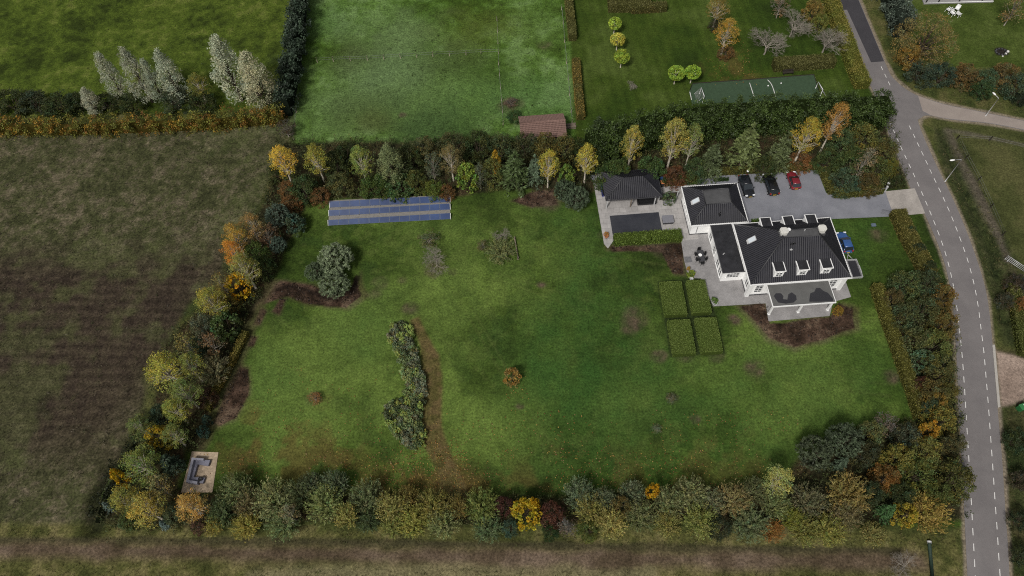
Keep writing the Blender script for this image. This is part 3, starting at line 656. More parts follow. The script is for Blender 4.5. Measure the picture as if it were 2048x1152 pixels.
for x in (3.06, 7.53, 12.06):
    c = MB(); c.box((x, -3.1, 1.35), (.26, .26, 2.7)); c.box((x, -3.1, .12), (.36, .36, .24)); hb('porch_column', M_TRIM, c)

# ------------------------------------------------------------------ pool house, pool and terrace things
GO = Hw(GX0 - 12.6, GY0 + 6.4)
ph = empty('pool_house', (GO[0], GO[1], 0), HZ, 'open-fronted pool house with anthracite hip roof beside the covered pool', 'pool house')
GW, GD = 9.15, 5.8
hip_roof('roof', ph, GW, GD, 2.65, 4.55, 2.95, 2.9, 2.9)
gutter('gutter', ph, 0, 0, GW, GD, 2.62, .1, .14, M_DKGREY)
w = MB(); w.box((GW / 2, GD - .3, 1.28), (GW - .5, .2, 2.56)); w.box((GW - .35, GD - 1.6, 1.28), (.2, 2.4, 2.56)); w.box((.35, GD - 1.4, 1.28), (.2, 2.0, 2.56)); w.build('wall', M_DKWOOD, ph)
for x in (.3, 4.3, GW - .9):
    c = MB(); c.box((x, .35, 1.28), (.16, .16, 2.56)); c.build('post', M_WOOD if x == 4.3 else M_LTGREY, ph)
so = MB(); so.box((0, 0, .25), (3.1, 1.0, .3)); so.box((0, .45, .6), (3.1, .2, .5)); so.box((-1.45, 0, .5), (.2, 1.0, .4)); so.box((1.45, 0, .5), (.2, 1.0, .4))
q = GO + np.array([7.0, 1.2, 0]); o = so.build('lounge_sofa', M_BLACK, None, (q[0], q[1], .06), .05); o.rotation_euler.z = HZ; tag(o, 'long black lounge sofa at the open front of the pool house', 'sofa')
pool = empty('swimming_pool', (0, 0, 0), 0, 'swimming pool under a flat charcoal cover on the grey terrace', 'swimming pool')
pc = np.array([P(*p)[:2] for p in ((1219.3, 432.4), (1317, 425), (1324.4, 462.1), (1225.2, 469.9))]); cc = pc.mean(0)
ex = lambda k: [tuple(cc + (p - cc) * np.array(k)) for p in pc]
m = MB(); m.prism(ex((1.06, 1.12)), .02, .075); m.build('coping', mat('pool_coping', (.3, .29, .285), .8, .2, noise=.1), pool)
m = MB(); m.prism(ex((1, 1)), .07, .11); m.build('cover', mat('pool_cover', (.022, .024, .032), .65, .35, col2=(.04, .042, .05), nscale=.35), pool)
hc = P(1335.5, 439, .5); m = MB(); m.box((0, 0, .3), (1.7, 1.35, .52)); o = m.build('cover_box', M_DKGREY, None, (hc[0], hc[1], .06), .04); o.rotation_euler.z = HZ
m = MB(); m.box((0, 0, .6), (1.85, 1.5, .09)); m.build('lid', mat('grey_lid', (.17, .17, .19), .6, .3, noise=.08), o, None, .03)
tag(o, 'square grey lidded box at the end of the pool', 'storage box')
a, b = P(1202, 361, .3), P(1206, 392, .3); m = MB(); m.tube([a, b], .22, 10); m.tube([a + (.42, 0, 0), b + (.42, .6, 0)], .16, 10)
tag(m.build('pool_cover_roll', mat('blue_foil', (.045, .055, .2), .5, .4, noise=.2)), 'long blue roll lying along the end of the pool house', 'cover roll')
c = P(1208, 383, .4); m = MB(); m.box((0, 0, .38), (.6, 1.2, .7)); m.box((0, 0, .75), (.66, 1.26, .06)); o = m.build('storage_chest', M_BLACK, None, (c[0], c[1], .06), .03); o.rotation_euler.z = HZ; tag(o, 'black storage chest between blue roll and pool house', 'chest')
gw0, gw1 = P(1317, 401), P(1352, 397.5)
g = empty('garden_gate', gw0, math.atan2(gw1[1] - gw0[1], gw1[0] - gw0[0]), 'dark slatted garden gate between pool house and garage', 'gate')
gl = np.linalg.norm(gw1 - gw0); m = MB()
for i in range(12): m.box((gl * (i + .5) / 12, 0, .95), (gl / 12 - .03, .05, 1.7))
m.box((gl / 2, .04, .4), (gl, .04, .1)); m.box((gl / 2, .04, 1.5), (gl, .04, .1)); m.build('slats', M_DKWOOD, g)
for u in (0, gl): m = MB(); m.box((u, 0, 1.0), (.14, .14, 2.0)); m.build('post', M_LTGREY, g)
def pot(x, y, r, h, m_, label, name='plant_pot', z=.06):
    c = P(x, y); m = MB(); m.lathe([(r * .7, 0), (r, h), (r * .88, h), (r * .82, h * .85)], 14); o = m.build(name, m_, None, (c[0], c[1], z)); return tag(o, label, 'plant pot')
M_TERRA = mat('terracotta', (.3, .13, .06), .85, .2, noise=.15)
pot(1331, 409, .45, .55, M_GREY, 'grey pot with a palm-like plant by the garden gate')
pot(1212.5, 475, .35, .45, M_TERRA, 'terracotta pot with an orange plant at the lawn corner of the pool terrace')
pot(1382, 560, .3, .4, M_LTGREY, 'pale pot at the corner of the clipped hedge blocks')
pot(1429, 609, .4, .35, M_LTGREY, 'pale pot with a round shrub at the terrace corner')
# dining set on the terrace
tc = P(1400, 517); tr = math.radians(93)
t = empty('garden_table', (tc[0], tc[1], .06), tr, 'dark rectangular garden table on the terrace west of the house', 'table')
m = MB(); m.box((0, 0, .73), (2.1, .95, .05)); m.build('table_top', M_DKGREY, t, None, .01)
for sx in (-.9, .9):
    for sy in (-.38, .38): m = MB(); m.box((sx, sy, .35), (.07, .07, .7)); m.build('leg', M_BLACK, t)
def make_chair(name, m1, lab, cat, grp):
    t = empty(name, (0, 0, 0), 0, lab, cat, grp)
    m = MB(); m.box((0, 0, .45), (.5, .5, .05)); m.build('seat', m1, t)
    m = MB(); m.box((0, -.26, .72), (.5, .05, .5)); m.build('backrest', m1, t)
    for sx in (-.22, .22):
        m = MB(); m.box((sx * 1.14, 0, .65), (.05, .48, .04)); m.build('armrest', m1, t)
        for sy in (-.22, .22): m = MB(); m.tube([(sx, sy, .44), (sx * 1.2, sy * 1.2, 0)], .025, 6); m.build('leg', m1, t)
    return t
CL = ['at the far house-side corner', 'at the near house-side corner', 'at the far garden-side corner', 'at the near garden-side corner', 'at the far end', 'at the near end']
ch0 = make_chair('garden_chair', M_BLACK, '', 'chair', 'chairs around the terrace table')
for i, (u, v_, a) in enumerate(((.5, -.6, 0), (-.5, -.6, 0), (.5, .6, math.pi), (-.5, .6, math.pi), (1.2, 0, math.pi / 2), (-1.2, 0, -math.pi / 2))):
    o = ch0 if i == 0 else copy_tree(ch0)
    o.location = (tc[0] + u * math.cos(tr) - v_ * math.sin(tr), tc[1] + u * math.sin(tr) + v_ * math.cos(tr), .06); o.rotation_euler.z = tr + a
    o['label'] = 'black garden chair ' + CL[i] + ' of the dark terrace table'
c = P(1400, 511, .8); m = MB(); m.lathe([(.1, 0), (.26, .12), (.3, .18), (.24, .17)], 14); tag(m.build('bowl', M_TRIM, None, (c[0], c[1], .815)), 'white bowl on the dark garden table', 'bowl')
c = P(1397.5, 521, .8); m = MB(); m.lathe([(.12, 0), (.2, .1), (.22, .28), (.17, .28)], 12); tag(m.build('planter', M_BLACK, None, (c[0], c[1], .815)), 'round black planter on the near end of the garden table', 'planter')
c = P(1376, 519.5); m = MB(); m.box((0, 0, .01), (1.1, 1.1, .02)); m.box((0, 0, .03), (.55, .55, .03)); o = m.build('inspection_cover', mat('steel_cover', (.13, .13, .135), .6, .4, noise=.2), None, (c[0], c[1], .06)); o.rotation_euler.z = HZ; tag(o, 'square metal inspection cover set in the terrace', 'cover')
# bins beside the pool house
for x, y, c, lab in ((1323.5, 357, (.03, .07, .2), 'wheelie bin with a blue lid beside the pool house'), (1325, 364, (.55, .2, .07), 'wheelie bin with an orange lid beside the pool house')):
    p = P(x, y, 1.0); t = empty('wheelie_bin', (p[0], p[1], 0), HZ, lab, 'bin')
    m = MB(); m.box((0, 0, .5), (.52, .6, .92)); m.build('body', M_DKGREY, t, None, .03)
    m = MB(); m.box((0, -.02, 1.0), (.6, .74, .09)); m.build('lid', mat('bin_lid', c, .5, .4), t, None, .03)
    for sx in (-.25, .25): m = MB(); m.tube([(sx - .03, .3, .1), (sx + .03, .3, .1)], .1, 10); m.build('wheel', M_RUBBER, t)
# sunken-lounge corner: bench and fire bowl on the sand-coloured patio
M_BENCH = mat('bench_stone', (.16, .16, .2), .8, .25, noise=.1)
def zq(x, y, z=.45): return tuple(P(150 + x / 5.12, 880 + y / 5.12, z)[:2])
sb = empty('bench_sofa', zq(1190, 300) + (0,), 0, 'grey U-shaped outdoor bench on the sand-coloured patio', 'bench')
def part(name, q, z0, z1, mm, par):
    o = MB(); x0, y0 = par.location[0], par.location[1]; o.prism([(a - x0, b - y0) for a, b in [zq(*k, z1) for k in q]], z0, z1); return o.build(name, mm, par, None, .02)
part('seat', [(1200, 195), (1385, 205), (1365, 262), (1255, 247), (1215, 380), (1330, 385), (1310, 440), (1150, 425)], .05, .45, M_BENCH, sb)
part('backrest', [(1195, 178), (1320, 188), (1312, 207), (1216, 200), (1165, 408), (1255, 425), (1248, 447), (1135, 430)], .05, .85, mat('bench_back', (.23, .23, .27), .8, .25, noise=.1), sb)
c = zq(1287, 405); m = MB(); m.lathe([(.18, 0), (.3, .16), (.32, .2), (.2, .12)], 14); tag(m.build('fire_bowl', M_BLACK, None, (*c, .455)), 'round black fire bowl standing on the end of the U-shaped bench', 'fire bowl')

# ------------------------------------------------------------------ solar array
sol = np.array([P(*p)[:2] for p in ((659, 401), (899, 390), (901, 438), (657, 451))])
sx_ = sol[1] - sol[0]; sa = math.atan2(sx_[1], sx_[0]); SL = 19.9
M_PV = mat('solar_cell', (.012, .024, .07), .35, .1, col2=(.036, .066, .165), nscale=.22)
M_PVF = mat('panel_frame', (.085, .11, .16), .5, .3)
bed = sheet('gravel_bed', [tuple(q) for q in (sol.mean(0) + (sol - sol.mean(0)) * 1.0)], .05, mat('grey_gravel', (.2, .19, .175), .9, .2, noise=.2, nscale=3), True)
edges = [((659, 403), (899, 391), (900, 404), (660, 415)), ((658, 420.5), (899, 407), (900, 419), (658.5, 432)), ((656.5, 440), (900, 426), (900.5, 438), (657, 451))]
RL = ['back row of solar panels against the shrubs', 'middle row of solar panels', 'front row of solar panels nearest the lawn']
for k, q in enumerate(edges):
    A, B, C_, D_ = P(*q[0], .75), P(*q[1], .75), P(*q[2], .18), P(*q[3], .18)
    row = empty('solar_panel_row', ((D_[0] + C_[0]) / 2, (D_[1] + C_[1]) / 2, 0), 0, RL[k], 'solar panels', 'rows of solar panels'); o0 = np.array(row.location)
    for i in range(12):
        a0, a1 = A + (B - A) * (i + .012) / 12, A + (B - A) * (i + .988) / 12; d0, d1 = D_ + (C_ - D_) * (i + .012) / 12, D_ + (C_ - D_) * (i + .988) / 12
        n = np.cross(a1 - a0, d0 - a0); n = n / np.linalg.norm(n); n = n if n[2] > 0 else -n
        n = n + rng.normal(0, .004, 3)
        m = MB(); vs = [d0, d1, a1, a0]; m.add([v - o0 for v in vs] + [v - o0 - n * .04 for v in vs], [(0, 1, 2, 3), (7, 6, 5, 4), (0, 4, 5, 1), (1, 5, 6, 2), (2, 6, 7, 3), (3, 7, 4, 0)], 1)
        ins = lambda p, c_: c_ + (p - c_) * .955
        c_ = sum(vs) / 4; m.add([ins(v, c_) - o0 + n * .004 for v in vs], [(0, 1, 2, 3)], 0)
        m.build('panel', [M_PV, M_PVF], row)
    for i in range(13):
        m = MB()
        a, dd = A + (B - A) * i / 12, D_ + (C_ - D_) * i / 12
        m.tube([np.array([a[0], a[1], .05]) - o0, a - o0 - (0, 0, .05)], .03, 5); m.tube([a - o0 - (0, 0, .06), dd - o0 - (0, 0, .06)], .03, 5)
        m.tube([np.array([dd[0], dd[1], .05]) - o0, dd - o0 - (0, 0, .05)], .03, 5)
        m.build('support', M_BLACK, row)
    for (t_, b_) in ((A, D_), (B, C_)):
        m = MB(); s_ = -1 if t_ is A else 1; off = np.array([s_ * .05, 0, 0])
        m.add([b_ - o0 + off, t_ - o0 + off, np.array([t_[0], t_[1], .05]) - o0 + off, np.array([b_[0], b_[1], .05]) - o0 + off] + [b_ - o0 + off * 2, t_ - o0 + off * 2, np.array([t_[0], t_[1], .05]) - o0 + off * 2, np.array([b_[0], b_[1], .05]) - o0 + off * 2], [(0, 1, 2, 3), (7, 6, 5, 4), (0, 4, 5, 1), (1, 5, 6, 2), (2, 6, 7, 3), (3, 7, 4, 0)])
        m.build('end_plate', M_TRIM, row)

# ------------------------------------------------------------------ shed, goals, pitch, fences, lamps
sc_ = P(1085, 243, 3.4); ang = math.radians(3.5)
sh = empty('shed', (sc_[0], sc_[1], 0), ang, 'garden shed with a red-brown tiled gable roof behind the shrub belt', 'shed')
M_RED = mat('red_brown_tile', (.14, .085, .07), .8, .25, col2=(.2, .125, .105), nscale=2.5)
SLn, SR = 8.0, 2.7
m = MB(); m.box((0, 0, 1.15), (SLn - .5, SR * 2 - .7, 2.3)); m.add([(sx * (SLn / 2 - .25), y, z) for sx in (-1, 1) for y, z in ((-2.3, 2.3), (2.3, 2.3), (0, 3.25))], [(0, 1, 2), (5, 4, 3)]); m.build('wall', M_DKWOOD, sh)
m = MB(); nC, nR = 32, 9
for s_ in (-1, 1):
    for i in range(nC):
        for j in range(nR):
            x0, x1 = -SLn / 2 + SLn * i / nC, -SLn / 2 + SLn * (i + 1) / nC; r0, r1 = j / nR, (j + 1) / nR
            f = lambda r, h: (s_ * SR * r, 3.4 - 1.25 * r + h)
            (y0, z0), (y1, z1) = f(r0, 0), f(r1, .06); xm = (x0 + x1) / 2
            m.add([(x0, y0, z0), (xm, y0, z0 + .05), (x1, y0, z0), (x1, y1, z1), (xm, y1, z1 + .05), (x0, y1, z1)], [(0, 1, 4, 5), (1, 2, 3, 4)] if s_ < 0 else [(5, 4, 1, 0), (4, 3, 2, 1)])
m.build('roof', M_RED, sh)
m = MB(); m.tube([(-SLn / 2, 0, 3.44), (SLn / 2, 0, 3.44)], .11, 6); m.build('ridge_tiles', M_RED, sh)
c = P(1142, 249, .5); m = MB()
for i in range(5): m.box((rng.normal(0, .05), i * .26 - .5, .12 + .06 * (i % 2)), (1.7, .2, .1), rz=rng.normal(0, .05))
tag(m.build('plank_pile', M_WOOD, None, (c[0], c[1], 0)), 'small pile of grey planks at the end of the shed', 'planks')
PITCH_PX = [(1378, 184), (1385, 168), (1500, 160), (1627, 150), (1642, 196), (1500, 205), (1384, 208)]
turf = mat('artificial_turf', (.042, .07, .04), .95, .1, noise=.15, nscale=1.5)
sheet('sports_pitch', PITCH_PX, .05, turf)
m = MB()
for a, b in (((1499, 166), (1508, 194)), ((1379.5, 184), (1383, 200))):
    a, b = P(*a), P(*b); t_ = (b - a) / np.linalg.norm(b - a); nn = np.array([-t_[1], t_[0], 0]) * .06
    m.add([a - nn + (0, 0, .057), b - nn + (0, 0, .057), b + nn + (0, 0, .057), a + nn + (0, 0, .057)], [(0, 1, 2, 3)])
pts = [P(*q) for q in smooth_px([(1535, 160), (1542, 168), (1547, 180), (1551, 194)], 5)]
for a, b in zip(pts[:-1], pts[1:]):
    t_ = (b - a) / np.linalg.norm(b - a); nn = np.array([-t_[1], t_[0], 0]) * .06
    m.add([a - nn + (0, 0, .057), b - nn + (0, 0, .057), b + nn + (0, 0, .057), a + nn + (0, 0, .057)], [(0, 1, 2, 3)])
o = m.build('pitch_marking', M_PAINT); o['kind'] = 'structure'
m = MB(); q = [P(*k) for k in ((1380, 180), (1385, 167.5), (1500, 159.5), (1627.5, 149.5), (1640, 190))]
m.tube([k + (0, 0, .08) for k in q], .09, 5); tag(m.build('pitch_edging', M_DKWOOD), 'dark sleeper edging along the small green pitch', 'edging')
for a, b, lab in (((1399, 188), (1405, 205), 'small white football goal at the hedge-side end of the pitch'), ((1631, 177), (1640, 192), 'small white football goal at the road end of the pitch')):
    a, b = P(*a), P(*b); g = empty('football_goal', tuple((a + b) / 2), 0, lab, 'goal'); o0 = (a + b) / 2; u = (b - a); bk = np.array([-1.0, 0, 0]) if lab.find('road') < 0 else np.array([1.0, 0, 0])
    m = MB(); up_ = np.array([0, 0, 1.6])
    m.tube([a - o0, a - o0 + up_, b - o0 + up_, b - o0], .06, 7); m.build('frame', M_TRIM, g)
    m = MB(); m.tube([a - o0 + up_, a - o0 + bk], .03, 5); m.tube([b - o0 + up_, b - o0 + bk], .03, 5); m.tube([a - o0 + bk, b - o0 + bk], .03, 5)
    for i in range(1, 8): m.tube([a - o0 + u * i / 8 + up_, a - o0 + u * i / 8 + bk], .012, 4)
    for i in range(1, 6): m.tube([a - o0 + up_ * (1 - i / 6) + bk * i / 6, b - o0 + up_ * (1 - i / 6) + bk * i / 6], .012, 4)
    m.build('net', M_LTGREY, g)
for i, (x, y) in enumerate(((1536, 172), (1562, 167))):
    c = P(x, y, .12); m = MB(); m.lathe([(.001, -.14), (.1, -.1), (.14, 0), (.1, .1), (.001, .14)], 10); tag(m.build('football', M_TRIM, None, (c[0], c[1], .2)), ('white football on the curved line of the pitch', 'white football near the road end of the pitch')[i], 'ball')
def fence(name, px, h, label, m_=None, r=.055, wires=2):
    pts = [P(*q) for q in px]; o0 = pts[0]; f = empty(name, tuple(o0), 0, label, 'fence')
    for p in pts:
        m = MB(); j = rng.normal(0, .04, 2); m.tube([p - o0, p - o0 + (j[0], j[1], h)], r, 6); m.build('post', m_ or M_WOOD, f)
    m = MB()
    for k in range(wires):
        z = h * (.9 - .4 * k)
        m.tube([p - o0 + (0, 0, z) for p in pts], .012, 4)
    m.build('wire', M_GREY, f)
PALE = mat('pale_stake', (.32, .27, .21), .9, .1, noise=.2)
fence('wire_fence', [(635, 125), (667, 123), (701, 122), (735, 121), (768, 119), (801, 117), (834, 115), (866, 113), (899, 112), (932, 110), (962, 108), (997, 108)], 1.2, 'stake and wire fence crossing the pale green pasture', PALE)
fence('wire_fence', [(994, 42), (995, 65), (996, 88), (997.5, 130), (999, 152), (1001, 178), (1003, 202), (1005, 226), (1006, 250)], 1.2, 'stake and wire fence running down the pasture towards the shed', PALE)
fence('wire_fence', [(1123, 20), (1126, 48), (1129, 85), (1133, 128), (1136, 160), (1139, 192), (1142, 225), (1144, 247)], 1.2, 'stake and wire fence between the pasture and the neighbouring lawn', PALE)
fence('wire_fence', [(598, 200), (594, 226), (591, 252), (588, 280)], 1.2, 'stake and wire fence at the field edge of the pasture', M_WOOD)
fence('paddock_fence', [(2060, 302), (1978, 282), (1913, 279), (1931, 318), (1955, 362), (1980, 416), (2004, 472)], 1.2, 'dark post and wire fence around the paddock across the road', M_DKWOOD, .08)
def lamp(base, h, head, label):
    b = P(*base); hd = P(*head, h + .15); t = empty('street_lamp', tuple(b), 0, label, 'street lamp', 'street lamps'); top = np.array([0, 0, h]); hr = hd - b
    m = MB(); m.tube([(0, 0, 0), (0, 0, 1.0), top], [.09, .075, .05], 8); m.build('pole', M_ALU, t)
    m = MB(); m.tube([top, top + (hr - top) * .15 + (0, 0, .12), hr - (0, 0, .02)], [.05, .04, .035], 7); m.build('arm', M_ALU, t)
    d = (hr - top); d[2] = 0; d = d / np.linalg.norm(d); m = MB(); m.tube([hr - d * .1, hr + d * .15, hr + d * .55, hr + d * .7], [.07, .15, .14, .05], 8); m.build('lamp_head', M_TRIM, t)
lamp((1890, 363), 5.5, (1908, 320), 'tall street lamp beside the road with its arm over the carriageway')
lamp((1971, 232), 4.2, (1991, 190), 'street lamp on the side road verge')
# field gate, driveway gates
a, b = P(2016, 512, 1.1), P(2060, 541, 1.1); a[2] = b[2] = 0; g = empty('field_gate', tuple(a), 0, 'galvanised field gate at the edge of the paddock', 'gate'); m = MB()
for z in (.3, .6, .9, 1.15): m.tube([(0, 0, z), b - a + (0, 0, z)], .035, 6)
m.tube([(0, 0, .2), (0, 0, 1.2)], .05, 6); m.tube([b - a + (0, 0, .2), b - a + (0, 0, 1.2)], .05, 6); m.build('rails', M_ALU, g)
a2 = a + np.array([.45, -.35, 0]); m = MB(); m.tube([a - a + (.35, -.3, 1.1), b - a + (.35, -.3, 1.1)], .05, 6); m.tube([(.35, -.3, 0), (.35, -.3, 1.15)], .06, 6); m.build('guard_rail', M_ALU, g)
for (x0, y0, x1, y1), lab in (((1768, 384, 1742, 392), 'open driveway gate leaf on the shrub side of the entrance'), ((1786, 431, 1760, 428), 'open driveway gate leaf on the lawn side of the entrance')):
    a, b = P(x0, y0), P(x1, y1); g = empty('driveway_gate', tuple(a), 0, lab, 'gate'); u = b - a; m = MB()
    for z in (.25, 1.2): m.tube([(0, 0, z), u + (0, 0, z)], .03, 5)
    for i in range(15): m.tube([u * i / 14 + (0, 0, .2), u * i / 14 + (0, 0, 1.25)], .014, 4)
    m.build('leaf', M_GREY, g); m = MB(); m.box((0, 0, .7), (.22, .22, 1.4)); m.box((0, 0, 1.43), (.3, .3, .08)); m.build('gate_post', M_LTGREY, g)
c = P(1772, 375); t = empty('letterbox', tuple(c), .2, 'pale letterbox on a post beside the driveway entrance', 'letterbox'); m = MB(); m.tube([(0, 0, 0), (0, 0, 1.0)], .04, 6); m.build('post', M_ALU, t); m = MB(); m.box((0, 0, 1.15), (.4, .3, .35)); m.build('box', M_LTGREY, t, None, .03)
c = P(1496, 342, 1.4); t = empty('garden_lantern', (c[0], c[1], 0), 0, 'white globe lantern in the low hedge behind the parked cars', 'lantern'); m = MB(); m.tube([(0, 0, 0), (0, 0, 1.25)], .04, 6); m.build('post', M_BLACK, t); m = MB(); m.lathe([(.02, 0), (.18, .08), (.23, .22), (.18, .36), (.02, .44)], 12, (0, 0, 1.2)); m.build('globe', M_TRIM, t)
# beam on the lawn, mower box, pipe, bin, bench, fire ring
a, b = P(1029, 478), P(1036, 518); t = empty('balance_beam', tuple(a), 0, 'low grey wooden beam on two short posts beside a shrub on the lawn', 'beam'); m = MB(); m.tube([(0, 0, .42), b - a + (0, 0, .42)], .09, 7); m.build('beam', M_WOOD, t)
for q in (np.zeros(3), b - a): m = MB(); m.tube([q, q + (0, 0, .5)], .14, 8); m.build('post', M_WOOD, t)
c = P(1746.5, 451); m = MB(); m.box((0, 0, .14), (.75, .55, .22)); m.box((0, .05, .28), (.5, .4, .1)); o = m.build('robot_mower', mat('blue_grey_plastic', (.1, .13, .17), .5, .4), None, tuple(c), .06); tag(o, 'small blue-grey robot mower on the grass beside the driveway', 'lawn mower')
a, b = P(1857, 1088), P(1863, 1156); m = MB(); m.tube([a + (0, 0, .25), b + (0, 0, .25)], .22, 10); t = m.build('drain_pipe', mat('dark_green_pipe', (.015, .03, .02), .7, .3, noise=.3)); tag(t, 'dark green pipe with a pale end lying on the verge beside the road', 'pipe')
m = MB(); dd = (a - b) / np.linalg.norm(a - b); m.tube([a + (0, 0, .25), a + dd * .3 + (0, 0, .25)], .27, 12); m.build('end_cap', M_LTGREY, t)
c = P(2040, 818); t = empty('green_container', tuple(c), .3, 'bright green container with a pale label beside the sandy parking area', 'container'); m = MB(); m.box((0, 0, .5), (1.1, .8, 1.0)); m.build('body', mat('green_plastic', (.02, .11, .035), .5, .4), t, None, .06)
m = MB(); m.box((0, 0, 1.02), (1.16, .86, .08)); m.build('lid', mat('green_lid', (.03, .16, .05), .5, .4), t, None, .03); m = MB(); m.box((.25, .1, 1.07), (.45, .4, .012)); m.build('label', mat('pale_green', (.45, .6, .45), .6, .3), t)
c = P(1575, 148); t = empty('park_bench', tuple(c), math.radians(4), 'dark wooden bench between the clipped hedge and the pitch', 'bench'); m = MB(); m.box((0, 0, .45), (2.0, .5, .06)); m.build('seat', M_DKWOOD, t); m = MB(); m.box((0, .27, .72), (2.0, .06, .4)); m.build('backrest', M_DKWOOD, t)
for sx in (-.85, .85): m = MB(); m.box((sx, 0, .22), (.08, .45, .42)); m.build('leg', M_BLACK, t)
c = P(2002, 104); m = MB()
for i in range(11):
    a = i * 2 * math.pi / 11; m.lathe([(.16, 0), (.2, .1), (.12, .22), (.02, .25)], 7, (1.0 * math.cos(a), .8 * math.sin(a), 0))
tag(m.build('fire_ring', M_DKGREY, None, tuple(c)), 'dark stone fire ring on the lawn beyond the side road', 'fire ring')
for i, (x, y, s_) in enumerate(((2015, 104, .3), (2011, 108, .24), (2005, 113, .18))):
    c = P(x, y); m = MB(); m.lathe([(s_ * .8, 0), (s_, s_ * .5), (s_ * .6, s_), (.02, s_ * 1.1)], 9); tag(m.build('boulder', M_STONE, None, tuple(c)), ('largest pale stone beside the dark fire ring', 'middle-sized pale stone in front of the dark fire ring', 'smallest pale stone in front of the dark fire ring')[i], 'stone')
# corner of the neighbours' terrace, with white chairs
m = MB(); NT = [P(*q)[:2] for q in ((1847, 9), (1986, 5), (1975, -40), (1830, -40))]; m.prism([tuple(q) for q in NT], 0, .2)
nd = m.build('wooden_deck', mat('grey_decking', (.24, .235, .23), .85, .2, noise=.15)); tag(nd, 'pale grey wooden deck with black posts at the top edge of the photo', 'deck')
for x, y in ((1851, 7), (1876, 6), (1917, 5), (1963, 3)):
    q = P(x, y); m = MB(); m.box((q[0], q[1], 1.35), (.16, .16, 2.7)); m.build('post', M_BLACK, nd)
m = MB(); a, b = P(1848, 8), P(1986, 4); m.tube([a + (0, 0, .22), b + (0, 0, .22)], .07, 5); m.build('edge_board', M_TRIM, nd)
c0 = make_chair('patio_chair', M_TRIM, '', 'chair', 'white chairs by the deck')
for i, (x, y, a) in enumerate(((1897, 20, .6), (1914, 18, 2.4), (1905, 27, 3.6), (1917, 29, 5.2))):
    o = c0 if i == 0 else copy_tree(c0); p = P(x, y, .4); o.location = (p[0], p[1], 0); o.rotation_euler.z = a; o.scale = (1.45, 1.45, 1.25)
    o['label'] = ('white plastic chair nearest the end wall of the deck', 'white plastic chair pushed up to the deck between two others', 'white plastic chair at the front turned to the road', 'white plastic chair at the front beside open lawn')[i]

